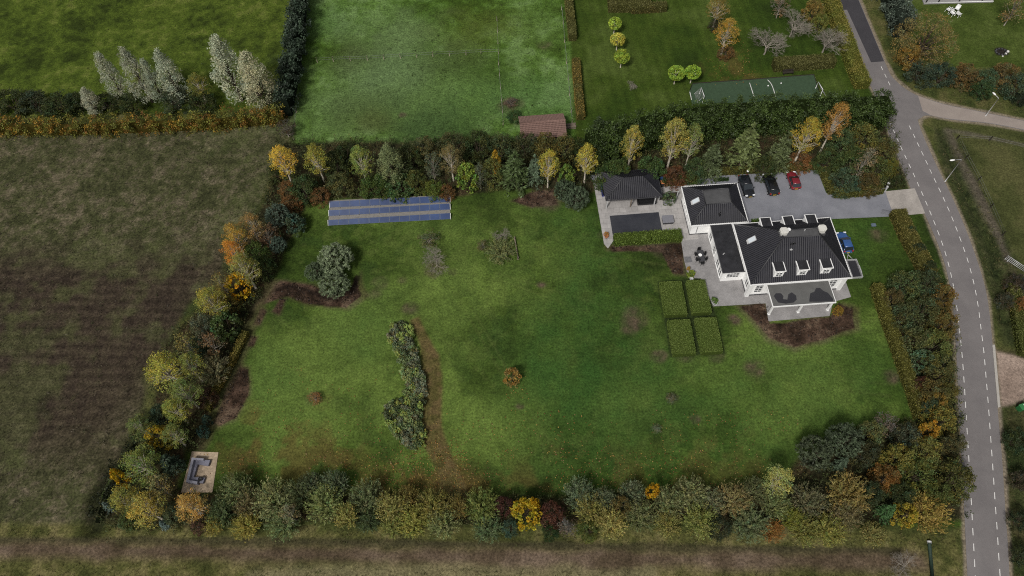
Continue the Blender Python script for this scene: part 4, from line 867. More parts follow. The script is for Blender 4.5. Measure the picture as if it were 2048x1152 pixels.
# ------------------------------------------------------------------ cars and trailer
def car(px, py, heading, col, Ln, Wd, Hh, label, estate=True):
    c = P(px, py, .7); t = empty('parked_car', (c[0], c[1], .05), heading, label, 'car', 'cars parked at the villa')
    paint_ = mat('car_paint', col, .28, .5, coat=.6); hl, hw = Ln / 2, Wd / 2
    # hull: stations rear to front (y, half width, underside, shoulder)
    st = [(-hl, .78, .4, .72), (-hl + .06, .9, .3, .9), (-hl + .35, .98, .22, .98), (-.5, 1, .2, .96), (.5, 1, .2, .94), (hl - 1.15, .99, .21, .93), (hl - .45, .95, .22, .84), (hl - .12, .86, .27, .72), (hl, .7, .38, .58)]
    V, n = [], 9
    for y, k, zb, zs in st:
        w_ = hw * k
        V += [(-w_ * .9, y, zb), (-w_, y, zb + .14), (-w_, y, zs - .2), (-w_ * .95, y, zs - .03), (0, y, zs + .05), (w_ * .95, y, zs - .03), (w_, y, zs - .2), (w_, y, zb + .14), (w_ * .9, y, zb)]
    F = [(i * n + j, i * n + (j + 1) % n, (i + 1) * n + (j + 1) % n, (i + 1) * n + j) for i in range(len(st) - 1) for j in range(n)]
    F += [tuple(range(n)), tuple(range(len(st) * n - 1, (len(st) - 1) * n - 1, -1))]
    m = MB(); m.add(V, [f[::-1] for f in F], 0, True); b = m.build('body', paint_, t); ss = b.modifiers.new('s', 'SUBSURF'); ss.levels = ss.render_levels = 1
    # glasshouse
    yb0, yb1, yt0, yt1 = -hl + (.12 if estate else .45), hl - 1.2, -hl + (.5 if estate else 1.0), hl - 2.05
    m = MB(); zb, zt = .88, Hh - .05
    m.add([(-hw * .93, yb0, zb), (hw * .93, yb0, zb), (hw * .93, yb1, zb), (-hw * .93, yb1, zb), (-hw * .74, yt0, zt), (hw * .74, yt0, zt), (hw * .74, yt1, zt), (-hw * .74, yt1, zt)],
          [(0, 1, 5, 4), (1, 2, 6, 5), (2, 3, 7, 6), (3, 0, 4, 7), (4, 5, 6, 7)]); m.build('windows', mat('car_glass', (.02, .025, .03), .05, .8), t)
    m = MB(); m.add([(-hw * .77, yt0 - .04, zt - .02), (hw * .77, yt0 - .04, zt - .02), (hw * .77, yt1 + .05, zt - .02), (-hw * .77, yt1 + .05, zt - .02), (-hw * .66, yt0 + .06, zt + .05), (hw * .66, yt0 + .06, zt + .05), (hw * .66, yt1 - .08, zt + .05), (-hw * .66, yt1 - .08, zt + .05)],
          [(0, 1, 5, 4), (1, 2, 6, 5), (2, 3, 7, 6), (3, 0, 4, 7), (4, 5, 6, 7), (3, 2, 1, 0)], 0, True); m.build('roof', paint_, t)
    for s_ in (-1, 1):
        ym = (yb0 + yb1) / 2 - .1
        for (y0, y1) in ((yb0, yt0), (yb1, yt1), (ym, ym)): m = MB(); m.tube([(s_ * hw * .93, y0, zb), (s_ * hw * .757, y1, zt)], .045, 5); m.build('pillar', paint_, t)
    for s_ in (-1, 1):
        for y in (-hl + .78, hl - .85):
            m = MB(); m.tube([(s_ * (hw - .2), y, .31), (s_ * (hw + .01), y, .31)], .32, 16); wh = m.build('wheel', M_RUBBER, t)
            m = MB(); m.tube([(s_ * (hw - .02), y, .31), (s_ * (hw + .025), y, .31)], .2, 12); m.build('rim', M_ALU, wh)
        m = MB(); m.box((s_ * hw * .68, hl - .2, .7), (.42, .26, .14)); m.build('headlight', mat('headlight', (.7, .72, .74), .1, .6), t, None, .04)
        m = MB(); m.box((s_ * hw * .78, -hl + .1, .82), (.24, .2, .22)); m.build('tail_light', mat('tail_light', (.3, .012, .01), .15, .6), t, None, .03)
        m = MB(); m.box((s_ * (hw + .1), yb1 - .35, .98), (.2, .12, .14)); m.build('mirror', paint_, t, None, .04)
    m = MB(); m.box((0, -hl - .01, .6), (.5, .03, .12)); m.build('number_plate', mat('plate', (.6, .42, .05), .5, .3), t)
    m = MB(); m.box((0, hl + .005, .5), (.5, .03, .12)); m.build('number_plate', mat('plate', (.6, .42, .05), .5, .3), t)
    return t
car(1493, 372, math.radians(180 + 7), (.008, .009, .012), 4.45, 1.82, 1.5, 'black car parked with its pale headlights towards the garage side of the gravel')
car(1541.5, 368, math.radians(5), (.006, .006, .007), 4.6, 1.84, 1.48, 'black car parked in the middle with its tail to the gravel')
car(1587, 360, math.radians(3), (.16, .012, .02), 3.75, 1.68, 1.48, 'dark red hatchback parked at the end of the row')
car(1689, 484, math.radians(4), (.03, .085, .24), 3.95, 1.74, 1.5, 'blue hatchback parked on the grass against the house')
tp = Hw(18.0, 3.4); t = empty('car_trailer', (tp[0], tp[1], 0), HZ, 'open box trailer with a pale metal rim parked behind the blue car', 'trailer')
m = MB(); m.box((0, 0, .55), (1.6, 3.2, .06)); m.build('bed', mat('trailer_bed', (.025, .025, .03), .8, .2), t)
m = MB()
for sx in (-.8, .8): m.box((sx, 0, .75), (.08, 3.3, .42))
for sy in (-1.62, 1.62): m.box((0, sy, .75), (1.52, .08, .42))
m.box((-.98, 0, .6), (.26, 1.4, .06)); m.box((.98, 0, .6), (.26, 1.4, .06)); m.build('side_panel', M_ALU, t)
m = MB(); m.tube([(-.6, 1.6, .5), (0, 2.8, .5)], .04, 6); m.tube([(.6, 1.6, .5), (0, 2.8, .5)], .04, 6); m.tube([(0, 2.7, .5), (0, 3.0, .55)], .05, 6); m.build('drawbar', M_ALU, t)
for sx in (-.98, .98): m = MB(); m.tube([(sx - .1, 0, .3), (sx + .1, 0, .3)], .3, 14); m.build('wheel', M_RUBBER, t)
# ------------------------------------------------------------------ vegetation builders
def leaf_quads(c, size, rg, up=.35, asp=.6, axis=None, jit=.35, nb=None):
    """One rhombus leaf clump per centre: returns (4n,3) vertices."""
    n = len(c); nrm = rg.normal(size=(n, 3)); nrm[:, 2] += up; nrm = nrm if nb is None else nrm + nb; nrm /= np.linalg.norm(nrm, axis=1)[:, None]
    a = rg.normal(size=(n, 3)) if axis is None else axis + rg.normal(size=(n, 3)) * jit
    a -= nrm * (a * nrm).sum(1)[:, None]; a /= np.linalg.norm(a, axis=1)[:, None] + 1e-9
    b = np.cross(nrm, a); s = size * rg.uniform(.6, 1.35, n)[:, None]
    return np.stack([c - a * s, c + b * s * asp, c + a * s, c - b * s * asp], 1).reshape(-1, 3)
def quads_faces(n): return np.arange(4 * n).reshape(n, 4)
def tints(n, rg, grp=None, v=.22, hue=.14):
    """Per-leaf colour variation, with whole twigs lighter, darker or warmer than others."""
    t = np.ones((n, 3)) * rg.uniform(1 - v, 1 + v, n)[:, None]
    if grp is not None:
        k = grp.max() + 1; t *= rg.uniform(.68, 1.34, k)[grp][:, None]
        h = rg.normal(0, hue, k)[grp]; t[:, 0] *= 1 + h; t[:, 2] *= 1 - h
    h = rg.normal(0, hue * .6, n); t[:, 0] *= 1 + h
    return np.repeat(np.clip(t, .2, 2.2), 4, axis=0)
def sphere_dirs(n, rg):
    d = rg.normal(size=(n, 3)); return d / np.linalg.norm(d, axis=1)[:, None]
def clump_crown(rg, K, N, prof, H0, r0, cs, leaf, zlo, up=.4, flat=.75, asp=.6, inner=.55, hue=.14):
    """K leafy clumps spread through a crown whose radius at height z is prof(z)."""
    z = rg.uniform(0, 1, K) ** .9; a = rg.uniform(0, 2 * np.pi, K); rr = np.sqrt(rg.uniform(inner ** 2, 1, K))
    pr = np.array([prof(q) for q in z]) * r0
    C = np.c_[np.cos(a) * rr * pr, np.sin(a) * rr * pr, zlo + z * (H0 - zlo)]
    g = rg.integers(0, K, N); d = sphere_dirs(N, rg) * (rg.uniform(.25, 1, N) ** .5)[:, None]
    sz = cs * rg.uniform(.65, 1.3, K)[g]
    c = C[g] + d * sz[:, None] * np.array([1, 1, flat])
    c[:, 2] = np.maximum(c[:, 2], .08)
    return leaf_quads(c, leaf, rg, up, asp), tints(N, rg, g, .22, hue), C
def limbs(mb, rg, H0, r, tips, base=.25, lean=0.0, n=6):
    """Tapered trunk and limbs that reach into the crown."""
    top = H0 * .88; w = [(rg.normal(0, .06) * q, rg.normal(0, .06) * q, top * q) for q in (0, .25, .5, .75, 1.0)]
    w[0] = (0, 0, -.1); mb.tube(w, [r, r * .8, r * .6, r * .38, r * .1], 7)
    for t in tips:
        f = np.clip((t[2] / top) * rg.uniform(.45, .75), base * .6, .85); p0 = np.array([0, 0, top * f]); m = (p0 + t) / 2 + np.array([0, 0, rg.uniform(-.1, .25)])
        rr = r * (1 - f) * .55 + .012; mb.tube([p0, m, t], [rr, rr * .65, rr * .2], 4, cap=False)
KINDS = {}
def register(kind, make, r0, H0, cfrac, trunk_mat, leaf_mat=None, nvar=3, two=('crown', 'trunk'), cat='tree', name=None):
    KINDS[kind] = dict(r0=r0, H0=H0, cf=cfrac, cat=cat, name=name or kind, var=[])
    for v_ in range(nvar):
        rg = np.random.default_rng(sum(map(ord, kind)) + 101 * v_)
        V, T, mb = make(rg)
        lm = None
        if V is not None:
            lm = mesh_np(None, V, quads_faces(len(V) // 4), leaf_mat or M_LEAF, T)
            lm.name = kind + '_' + two[0]
        tm = None
        if mb is not None:
            me = bpy.data.meshes.new(kind + '_' + two[1]); me.from_pydata(mb.v, [], mb.f); me.materials.append(trunk_mat); me.polygons.foreach_set('use_smooth', [True] * len(mb.f)); tm = me
        KINDS[kind]['var'].append((lm, tm)); KINDS[kind]['two'] = two
def put_at(kind, loc, r, Hh, col, label, group=None, cat=None, name=None, rz=None):
    K = KINDS[kind]; lm, tm = K['var'][rng.integers(0, len(K['var']))]
    t = empty(name or K['name'], tuple(loc), rng.uniform(0, 6.28) if rz is None else rz, label, cat or K['cat'], group)
    t.scale = (r / K['r0'], r / K['r0'], Hh / K['H0'])
    for me, nm, c in ((lm, K['two'][0], col), (tm, K['two'][1], None)):
        if me is None: continue
        o = bpy.data.objects.new(nm, me); COL.objects.link(o); o.parent = t
        if c is not None:
            k = rng.uniform(.9, 1.1); o.color = (c[0] * k * rng.uniform(.95, 1.05), c[1] * k, c[2] * k, 1)
    return t
WIDEN = {'willow': 1.22, 'birch': 1.12, 'bush': 1.14, 'poplar': 1.15, 'bare': 1.3, 'sparse': 1.1}
def put(kind, x, y, w, Hh, col, label, group=None, cat=None, name=None):
    """Plant one so that its crown centre stands at photo pixel x, y with crown width w pixels."""
    K = KINDS[kind]; p = P(x, y, Hh * K['cf']); r = w / 2 * depth(p) / FOCAL * WIDEN.get(kind, 1.0); p[2] = 0
    return put_at(kind, p, r, Hh, col, label, group, cat, name)

def mk_birch(rg):
    H0, r0 = 9.0, 1.9; pf = lambda z: (np.sin(np.pi * min(1, (z * .92 + .06) ** .75)) ** .8) * .95 + .05
    V, T, C = clump_crown(rg, 150, 4800, pf, H0, r0, .34, .06, 3.4, .3, 1.4, .6, .25)
    mb = MB(); limbs(mb, rg, H0, .15, C[rg.choice(150, 34, False)], .28); return V, T, mb
def mk_poplar(rg):
    H0, r0 = 12.0, 1.9; pf = lambda z: max(.06, (1 - z) ** .62 * min(1, .55 + z * 2.2))
    V, T, C = clump_crown(rg, 200, 7000, pf, H0, r0, .34, .068, 1.4, .2, 1.9, .6, .35, .045)
    mb = MB(); limbs(mb, rg, H0, .13, C[rg.choice(200, 22, False)], .2); return V, T, mb
def mk_bush(rg):
    H0, r0 = 3.4, 1.7; pf = lambda z: np.sqrt(max(.05, 1 - (z * 1.25 - .42) ** 2 / .75))
    V, T, C = clump_crown(rg, 110, 5200, pf, H0, r0, .34, .07, .15, .5, .9, .6, .5)
    mb = MB()
    for t in C[rg.choice(110, 14, False)]: mb.tube([(rg.normal(0, .1), rg.normal(0, .1), -.05), t * .55 + (0, 0, .25), t], [.05, .03, .01], 4, cap=False)
    return V, T, mb
def mk_holly(rg):
    H0, r0 = 3.6, 1.8; pf = lambda z: np.sqrt(max(.03, 1 - (z * 1.2 - .35) ** 2 / .73))
    V, T, C = clump_crown(rg, 75, 2000, pf, H0, r0, .4, .15, .15, .6, .8, .55, .7)
    mb = MB()
    for t in C[rg.choice(75, 10, False)]: mb.tube([(0, 0, -.05), t * .5 + (0, 0, .3), t], [.06, .035, .01], 4, cap=False)
    return V, T, mb
def mk_willow(rg):
    """Feathery shrub: many long shoots fanning out, each lined with narrow leaves."""
    H0, r0 = 4.8, 2.1; V, T, mb = [], [], MB(); ns = 260
    for s in range(ns):
        a = rg.uniform(0, 2 * np.pi); rr = np.sqrt(rg.uniform(.02, 1)); z1 = H0 * (rg.uniform(.5, 1.0) * (1 - .45 * rr ** 2)); tip = np.array([np.cos(a) * rr * r0, np.sin(a) * rr * r0, max(.5, z1)])
        b = np.array([tip[0] * .35, tip[1] * .35, tip[2] * rg.uniform(.15, .5)]); n = 16; t = np.linspace(.1, 1, n)[:, None]
        c = b + (tip - b) * t + rg.normal(0, .06, (n, 3)); ax = np.tile((tip - b) / np.linalg.norm(tip - b), (n, 1)); ax = ax + sphere_dirs(n, rg) * .55
        V.append(leaf_quads(c, .15, rg, .3, .24, ax, .15)); k = rg.uniform(.62, 1.35) * np.array([1 + rg.normal(0, .1), 1, 1 - rg.normal(0, .1)])
        T.append(np.repeat(k * rg.uniform(.8, 1.2, n)[:, None], 4, axis=0))
        if s % 14 == 0: mb.tube([(0, 0, -.05), b, b + (tip - b) * .6], [.05, .03, .012], 4, cap=False)
    return np.vstack(V), np.clip(np.vstack(T), .2, 2), mb
def mk_pine(rg):
    """Rounded pine: needle tufts at the shoot ends, pointing outward."""
    H0, r0 = 4.2, 2.0; V, T, mb = [], [], MB(); nt_ = 240; tips = []
    for s in range(nt_):
        d = sphere_dirs(1, rg)[0]; d[2] = abs(d[2]) * 1.1 - .25; d /= np.linalg.norm(d); k = rg.uniform(.72, 1.0)
        c0 = np.array([d[0] * r0 * k, d[1] * r0 * k, H0 * .45 + d[2] * H0 * .53 * k]); c0[2] = max(c0[2], .25); tips.append(c0); n = 13
        o = d * .5 + np.array([0, 0, .55]); o /= np.linalg.norm(o); ax = o + rg.normal(0, .5, (n, 3)); ax /= np.linalg.norm(ax, axis=1)[:, None]
        V.append(leaf_quads(c0 + ax * .19, .2, rg, .1, .2, ax, .02)); T.append(np.repeat((rg.uniform(.6, 1.4) * rg.uniform(.8, 1.2, n))[:, None] * np.ones(3), 4, axis=0))
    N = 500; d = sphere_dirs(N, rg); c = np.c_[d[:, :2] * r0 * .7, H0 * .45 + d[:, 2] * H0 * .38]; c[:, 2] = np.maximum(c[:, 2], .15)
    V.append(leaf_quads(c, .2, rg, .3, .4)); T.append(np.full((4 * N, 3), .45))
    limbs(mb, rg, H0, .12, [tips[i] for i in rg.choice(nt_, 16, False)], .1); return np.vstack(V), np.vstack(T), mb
def mk_spruce(rg):
    """Conical conifer with drooping layered sprays."""
    H0, r0 = 8.0, 2.0; V, T, mb = [], [], MB(); nb = 150; mb.tube([(0, 0, -.1), (0, 0, H0 * .5), (0, 0, H0 * .98)], [.13, .08, .015], 6)
    for s in range(nb):
        z = H0 * (1 - rg.uniform(0, 1) ** .62) * .97 + .35; z = min(z, H0 * .99); R = r0 * (1 - z / H0) ** .8 * rg.uniform(.7, 1.1) + .1; a = rg.uniform(0, 2 * np.pi); n = 17
        t = rg.uniform(.2, 1, n); d = np.array([np.cos(a), np.sin(a), 0]); side = np.array([-d[1], d[0], 0])
        c = d * (R * t)[:, None] + side * (rg.normal(0, .2, n) * R * .42)[:, None] + np.array([0, 0, 1]) * (z + .12 * R - .28 * R * t ** 2 + rg.normal(0, .06, n))[:, None]
        c[:, 2] = np.maximum(c[:, 2], .1)
        ax = d + side * rg.normal(0, .5, n)[:, None] + np.array([0, 0, .25]); V.append(leaf_quads(c, .2, rg, .9, .36, ax, .15))
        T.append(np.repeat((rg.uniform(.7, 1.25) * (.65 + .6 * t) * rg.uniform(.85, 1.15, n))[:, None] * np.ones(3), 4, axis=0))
        if s % 3 == 0: mb.tube([(0, 0, z), tuple(d * R * .8 + np.array([0, 0, z]))], [.03, .008], 4, cap=False)
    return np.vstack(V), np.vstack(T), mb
def mk_maple(rg):
    H0, r0 = 4.6, 1.9; pf = lambda z: np.sqrt(max(.05, 1 - (z * 1.2 - .45) ** 2 / .65))
    V, T, C = clump_crown(rg, 60, 1900, pf, H0, r0, .42, .13, .7, .7, .6, .7, .6)
    mb = MB(); limbs(mb, rg, H0, .09, C[rg.choice(60, 16, False)], .15); return V, T, mb
def mk_globe(rg):
    H0, r0 = 3.6, 1.25; N = 1700; d = sphere_dirs(N, rg); g = rg.integers(0, 70, N); gd = sphere_dirs(70, rg)
    c = (gd[g] * .88 + rg.normal(0, .16, (N, 3))); c *= (np.minimum(1, 1.02 / np.linalg.norm(c, axis=1)))[:, None]; c = c * np.array([r0, r0, r0 * .85]) + np.array([0, 0, H0 - r0 * .85])
    V = leaf_quads(c, .12, rg, .6, .65); T = tints(N, rg, g, .2, .1); mb = MB(); mb.tube([(0, 0, -.1), (0, 0, 1.4), (0, 0, 2.4)], [.09, .075, .06], 7)
    for q in gd[:10]: mb.tube([(0, 0, 2.0), tuple(q * np.array([r0, r0, r0 * .8]) * .8 + np.array([0, 0, H0 - r0 * .85]))], [.04, .012], 4, cap=False)
    return V, T, mb
def mk_bare(rg):
    """Leafless fruit tree: limbs forking four times into fine twigs."""
    H0, r0 = 4.0, 2.2; mb = MB()
    def grow(p, d, L_, r, k):
        q = p + d * L_; mb.tube([p, (p + q) / 2 + rg.normal(0, L_ * .06, 3), q], [r, r * .8, r * .6], 4 if k < 3 else 3, cap=False)
        if k == 6: return
        for _ in range(3 if k else 6):
            e = d + rg.normal(0, .55 if k else .8, 3); e[2] = e[2] * .7 + .18; e /= np.linalg.norm(e)
            grow(q if rg.random() < .7 else (p + q) / 2, e, L_ * rg.uniform(.62, .86), max(.006, r * .56), k + 1)
    grow(np.array([0, 0, -.05]), np.array([0, 0, 1.0]), .95, .09, 0)
    v = np.array(mb.v); v[:, 2] *= H0 / v[:, 2].max(); rr = np.percentile(np.hypot(v[:, 0], v[:, 1]), 97); v[:, :2] *= r0 / rr; mb.v = [tuple(q) for q in v]
    return None, None, mb
def mk_sparse(rg):
    """Half bare young tree: thin upright stems, few leaves left."""
    H0, r0 = 6.5, 1.4; pf = lambda z: .35 + .65 * np.sin(np.pi * min(1, z * .9 + .08))
    V, T, C = clump_crown(rg, 55, 1100, pf, H0, r0, .38, .09, 1.2, .3, 1.2, .55, .2)
    mb = MB(); limbs(mb, rg, H0, .07, C[rg.choice(55, 34, False)], .15); return V, T, mb
def mk_broad(rg):
    """Wide spreading broadleaf tree with a fine airy crown."""
    H0, r0 = 9.5, 5.0; pf = lambda z: np.sqrt(max(.04, 1 - (z * 1.15 - .42) ** 2 / .58))
    V, T, C = clump_crown(rg, 330, 9000, pf, H0, r0, .55, .085, 1.2, .4, .85, .55, .45)
    mb = MB(); limbs(mb, rg, H0 * .8, .3, C[rg.choice(330, 40, False)], .2); return V, T, mb
def mk_low(rg):
    """Low evergreen ground-cover shrub."""
    H0, r0 = .9, .8; pf = lambda z: np.sqrt(max(.05, 1 - z * z * .8)); V, T, C = clump_crown(rg, 30, 420, pf, H0, r0, .26, .13, .08, .7, .8, .6, .4)
    mb = MB()
    for t in C[:6]: mb.tube([(0, 0, -.02), t], [.02, .008], 4, cap=False)
    return V, T, mb
SH = ('foliage', 'stem')
register('birch', mk_birch, 1.9, 9.0, .6, M_BIRCH, name='birch_tree')
register('poplar', mk_poplar, 1.9, 12.0, .55, M_BARK, name='poplar_tree')
register('bush', mk_bush, 1.9, 3.4, .55, M_BARK, two=SH, cat='shrub', name='shrub', nvar=4)
register('holly', mk_holly, 2.0, 3.6, .55, M_BARK, M_NEEDLE, two=SH, cat='shrub', name='evergreen_shrub')
register('willow', mk_willow, 2.1, 4.8, .5, M_BARK, two=SH, cat='shrub', name='willow_shrub', nvar=4)
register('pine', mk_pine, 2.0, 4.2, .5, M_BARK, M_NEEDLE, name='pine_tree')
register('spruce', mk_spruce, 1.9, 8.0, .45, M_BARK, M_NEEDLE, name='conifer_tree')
register('maple', mk_maple, 2.0, 4.6, .55, M_BARK, name='maple_tree')
register('globe', mk_globe, 1.25, 3.6, .7, M_BIRCH, name='globe_tree', nvar=3)
register('bare', mk_bare, 2.2, 4.0, .55, M_TWIG, two=('crown', 'branches'), name='bare_tree', nvar=2)
register('broad', mk_broad, 5.0, 9.5, .5, M_BARK, name='broadleaf_tree', nvar=1)
register('sparse', mk_sparse, 1.5, 6.5, .55, M_TWIG, name='young_tree')
register('low', mk_low, .85, .9, .5, M_BARK, two=SH, cat='shrub', name='ground_cover_shrub', nvar=3)

def hedge(name, pts, wd, Hh, col, label, cat='hedge', leaf=.1, dens=55, rough=.06, world=False, group=None, top=None, kind='leaf', upv=.5, vary=(.55, 1.4)):
    """Clipped hedge along pixel points (at ground): leafy skin over a dense core."""
    p = np.array([P(x, y)[:2] for x, y in pts]) if not world else np.array(pts, float)
    o0 = p.mean(0); p = p - o0; Vs, Ts, core = [], [], MB()
    tone = lambda c_: tuple(np.array(c_) * ((.8, 1.02, 1.1) if c_[0] > c_[1] else (1, 1, 1)))
    col, top = tone(col), (tone(top) if top is not None else None)
    for a, b in zip(p[:-1], p[1:]):
        e = b - a; Ln = np.linalg.norm(e); e = e / Ln; nn = np.array([-e[1], e[0]])
        a_, b_ = a - e * .05, b + e * .05
        k = wd / 2 - .12; q = [a_ + nn * k, a_ - nn * k, b_ - nn * k, b_ + nn * k]
        core.prism([tuple(z) for z in q], 0, Hh - .15)
        def skin(n, u, v_, h, nrm):
            c = a + np.outer(u * Ln, e) + np.outer(v_, nn); c = np.c_[c, h] + np.outer(rng.normal(0, rough, n), nrm)
            Vs.append(leaf_quads(c, leaf, rng, 0, .62, nb=np.array(nrm, float) * 1.6)); Ts.append(None)
            return c
        n = int(Ln * wd * dens); C1 = skin(n, rng.random(n), (rng.random(n) - .5) * wd, np.full(n, Hh), (0, 0, 1))
        for s_ in (-1, 1):
            n = int(Ln * Hh * dens); skin(n, rng.random(n), np.full(n, s_ * wd / 2), rng.random(n) * Hh, (*(nn * s_), 0))
        for u in (0, 1):
            n = int(wd * Hh * dens); skin(n, np.full(n, float(u)), (rng.random(n) - .5) * wd, rng.random(n) * Hh, (*(e * (u * 2 - 1)), 0))
    V = np.vstack(Vs); n = len(V) // 4; c = V.reshape(n, 4, 3).mean(1) + np.r_[o0, 0]
    g = fbm(c[:, 0] + c[:, 2] * .5, c[:, 1] + c[:, 2] * .7, 2.2, 61, 3); cc = np.array(col)
    if top is None: top = cc
    tt = sstep(.35, .65, g)[:, None]; base = cc * (1 - tt) + np.array(top) * tt
    T = np.repeat(base * rng.uniform(*vary, n)[:, None], 4, axis=0)
    o = mesh_np(name, V, quads_faces(n), [M_LEAF if kind == 'leaf' else M_NEEDLE], T); o.location = (*o0, 0); o.color = (1, 1, 1, 1)
    tag(o, label, cat, group)
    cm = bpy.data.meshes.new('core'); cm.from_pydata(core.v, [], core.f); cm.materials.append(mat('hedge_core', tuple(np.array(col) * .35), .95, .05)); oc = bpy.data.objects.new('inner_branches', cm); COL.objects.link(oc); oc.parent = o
    return o
def wild_hedge(name, pts, wd, Hh, cols, label, leaf=.16, dens=26, cat='hedge', kind='leaf', rough=.5, world=False):
    """Tall or unclipped hedge: clumps of leaves through a long uneven volume."""
    p = np.array(pts, float) if world else np.array([P(x, y)[:2] for x, y in pts]); o0 = p.mean(0); p = p - o0; Vs, Ts = [], []; cols = np.array(cols, float); core = MB()
    for a, b in zip(p[:-1], p[1:]):
        e = b - a; Ln = np.linalg.norm(e); e = e / Ln; nn = np.array([-e[1], e[0]]); K = int(Ln * (wd + Hh) * 2.2)
        u, v_, h = rng.random(K) * Ln, (rng.random(K) - .5), rng.random(K) ** .75
        face = rng.integers(0, 3, K); v_ = np.where(face == 0, np.sign(v_) * .5, v_); h = np.where(face == 1, 1, h); v_ = np.where(face == 2, -np.sign(e[0]) * .5 * np.sign(1), v_)
        C = np.c_[a + np.outer(u, e) + np.outer(v_ * wd, nn), h * Hh + rng.normal(0, rough * .45, K)]; C[:, :2] += rng.normal(0, rough * .3, (K, 2))
        m = int(dens); g = np.repeat(np.arange(K), m); c = C[g] + rng.normal(0, .26, (K * m, 3)); c[:, 2] = np.maximum(c[:, 2], .06)
        Vs.append(leaf_quads(c, leaf, rng, .35, .55))
        ci = cols[np.minimum((rng.random(K) * len(cols)).astype(int), len(cols) - 1)] * rng.uniform(.5, 1.5, K)[:, None]
        Ts.append(np.repeat(ci[g] * rng.uniform(.75, 1.25, K * m)[:, None], 4, axis=0))
        k = max(.2, wd / 2 - .65); q = [a + nn * k, a - nn * k, b - nn * k, b + nn * k]; core.prism([tuple(z) for z in q], 0, max(.3, Hh - (.65 if kind == 'needle' else 1.1)))
    V, T = np.vstack(Vs), np.vstack(Ts); o = mesh_np(name, V, quads_faces(len(V) // 4), [M_LEAF if kind == 'leaf' else M_NEEDLE], T); o.location = (*o0, 0); tag(o, label, cat)
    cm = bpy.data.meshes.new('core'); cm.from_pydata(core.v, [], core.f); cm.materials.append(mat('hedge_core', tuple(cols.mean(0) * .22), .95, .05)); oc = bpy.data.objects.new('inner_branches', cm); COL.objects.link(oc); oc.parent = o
    return o
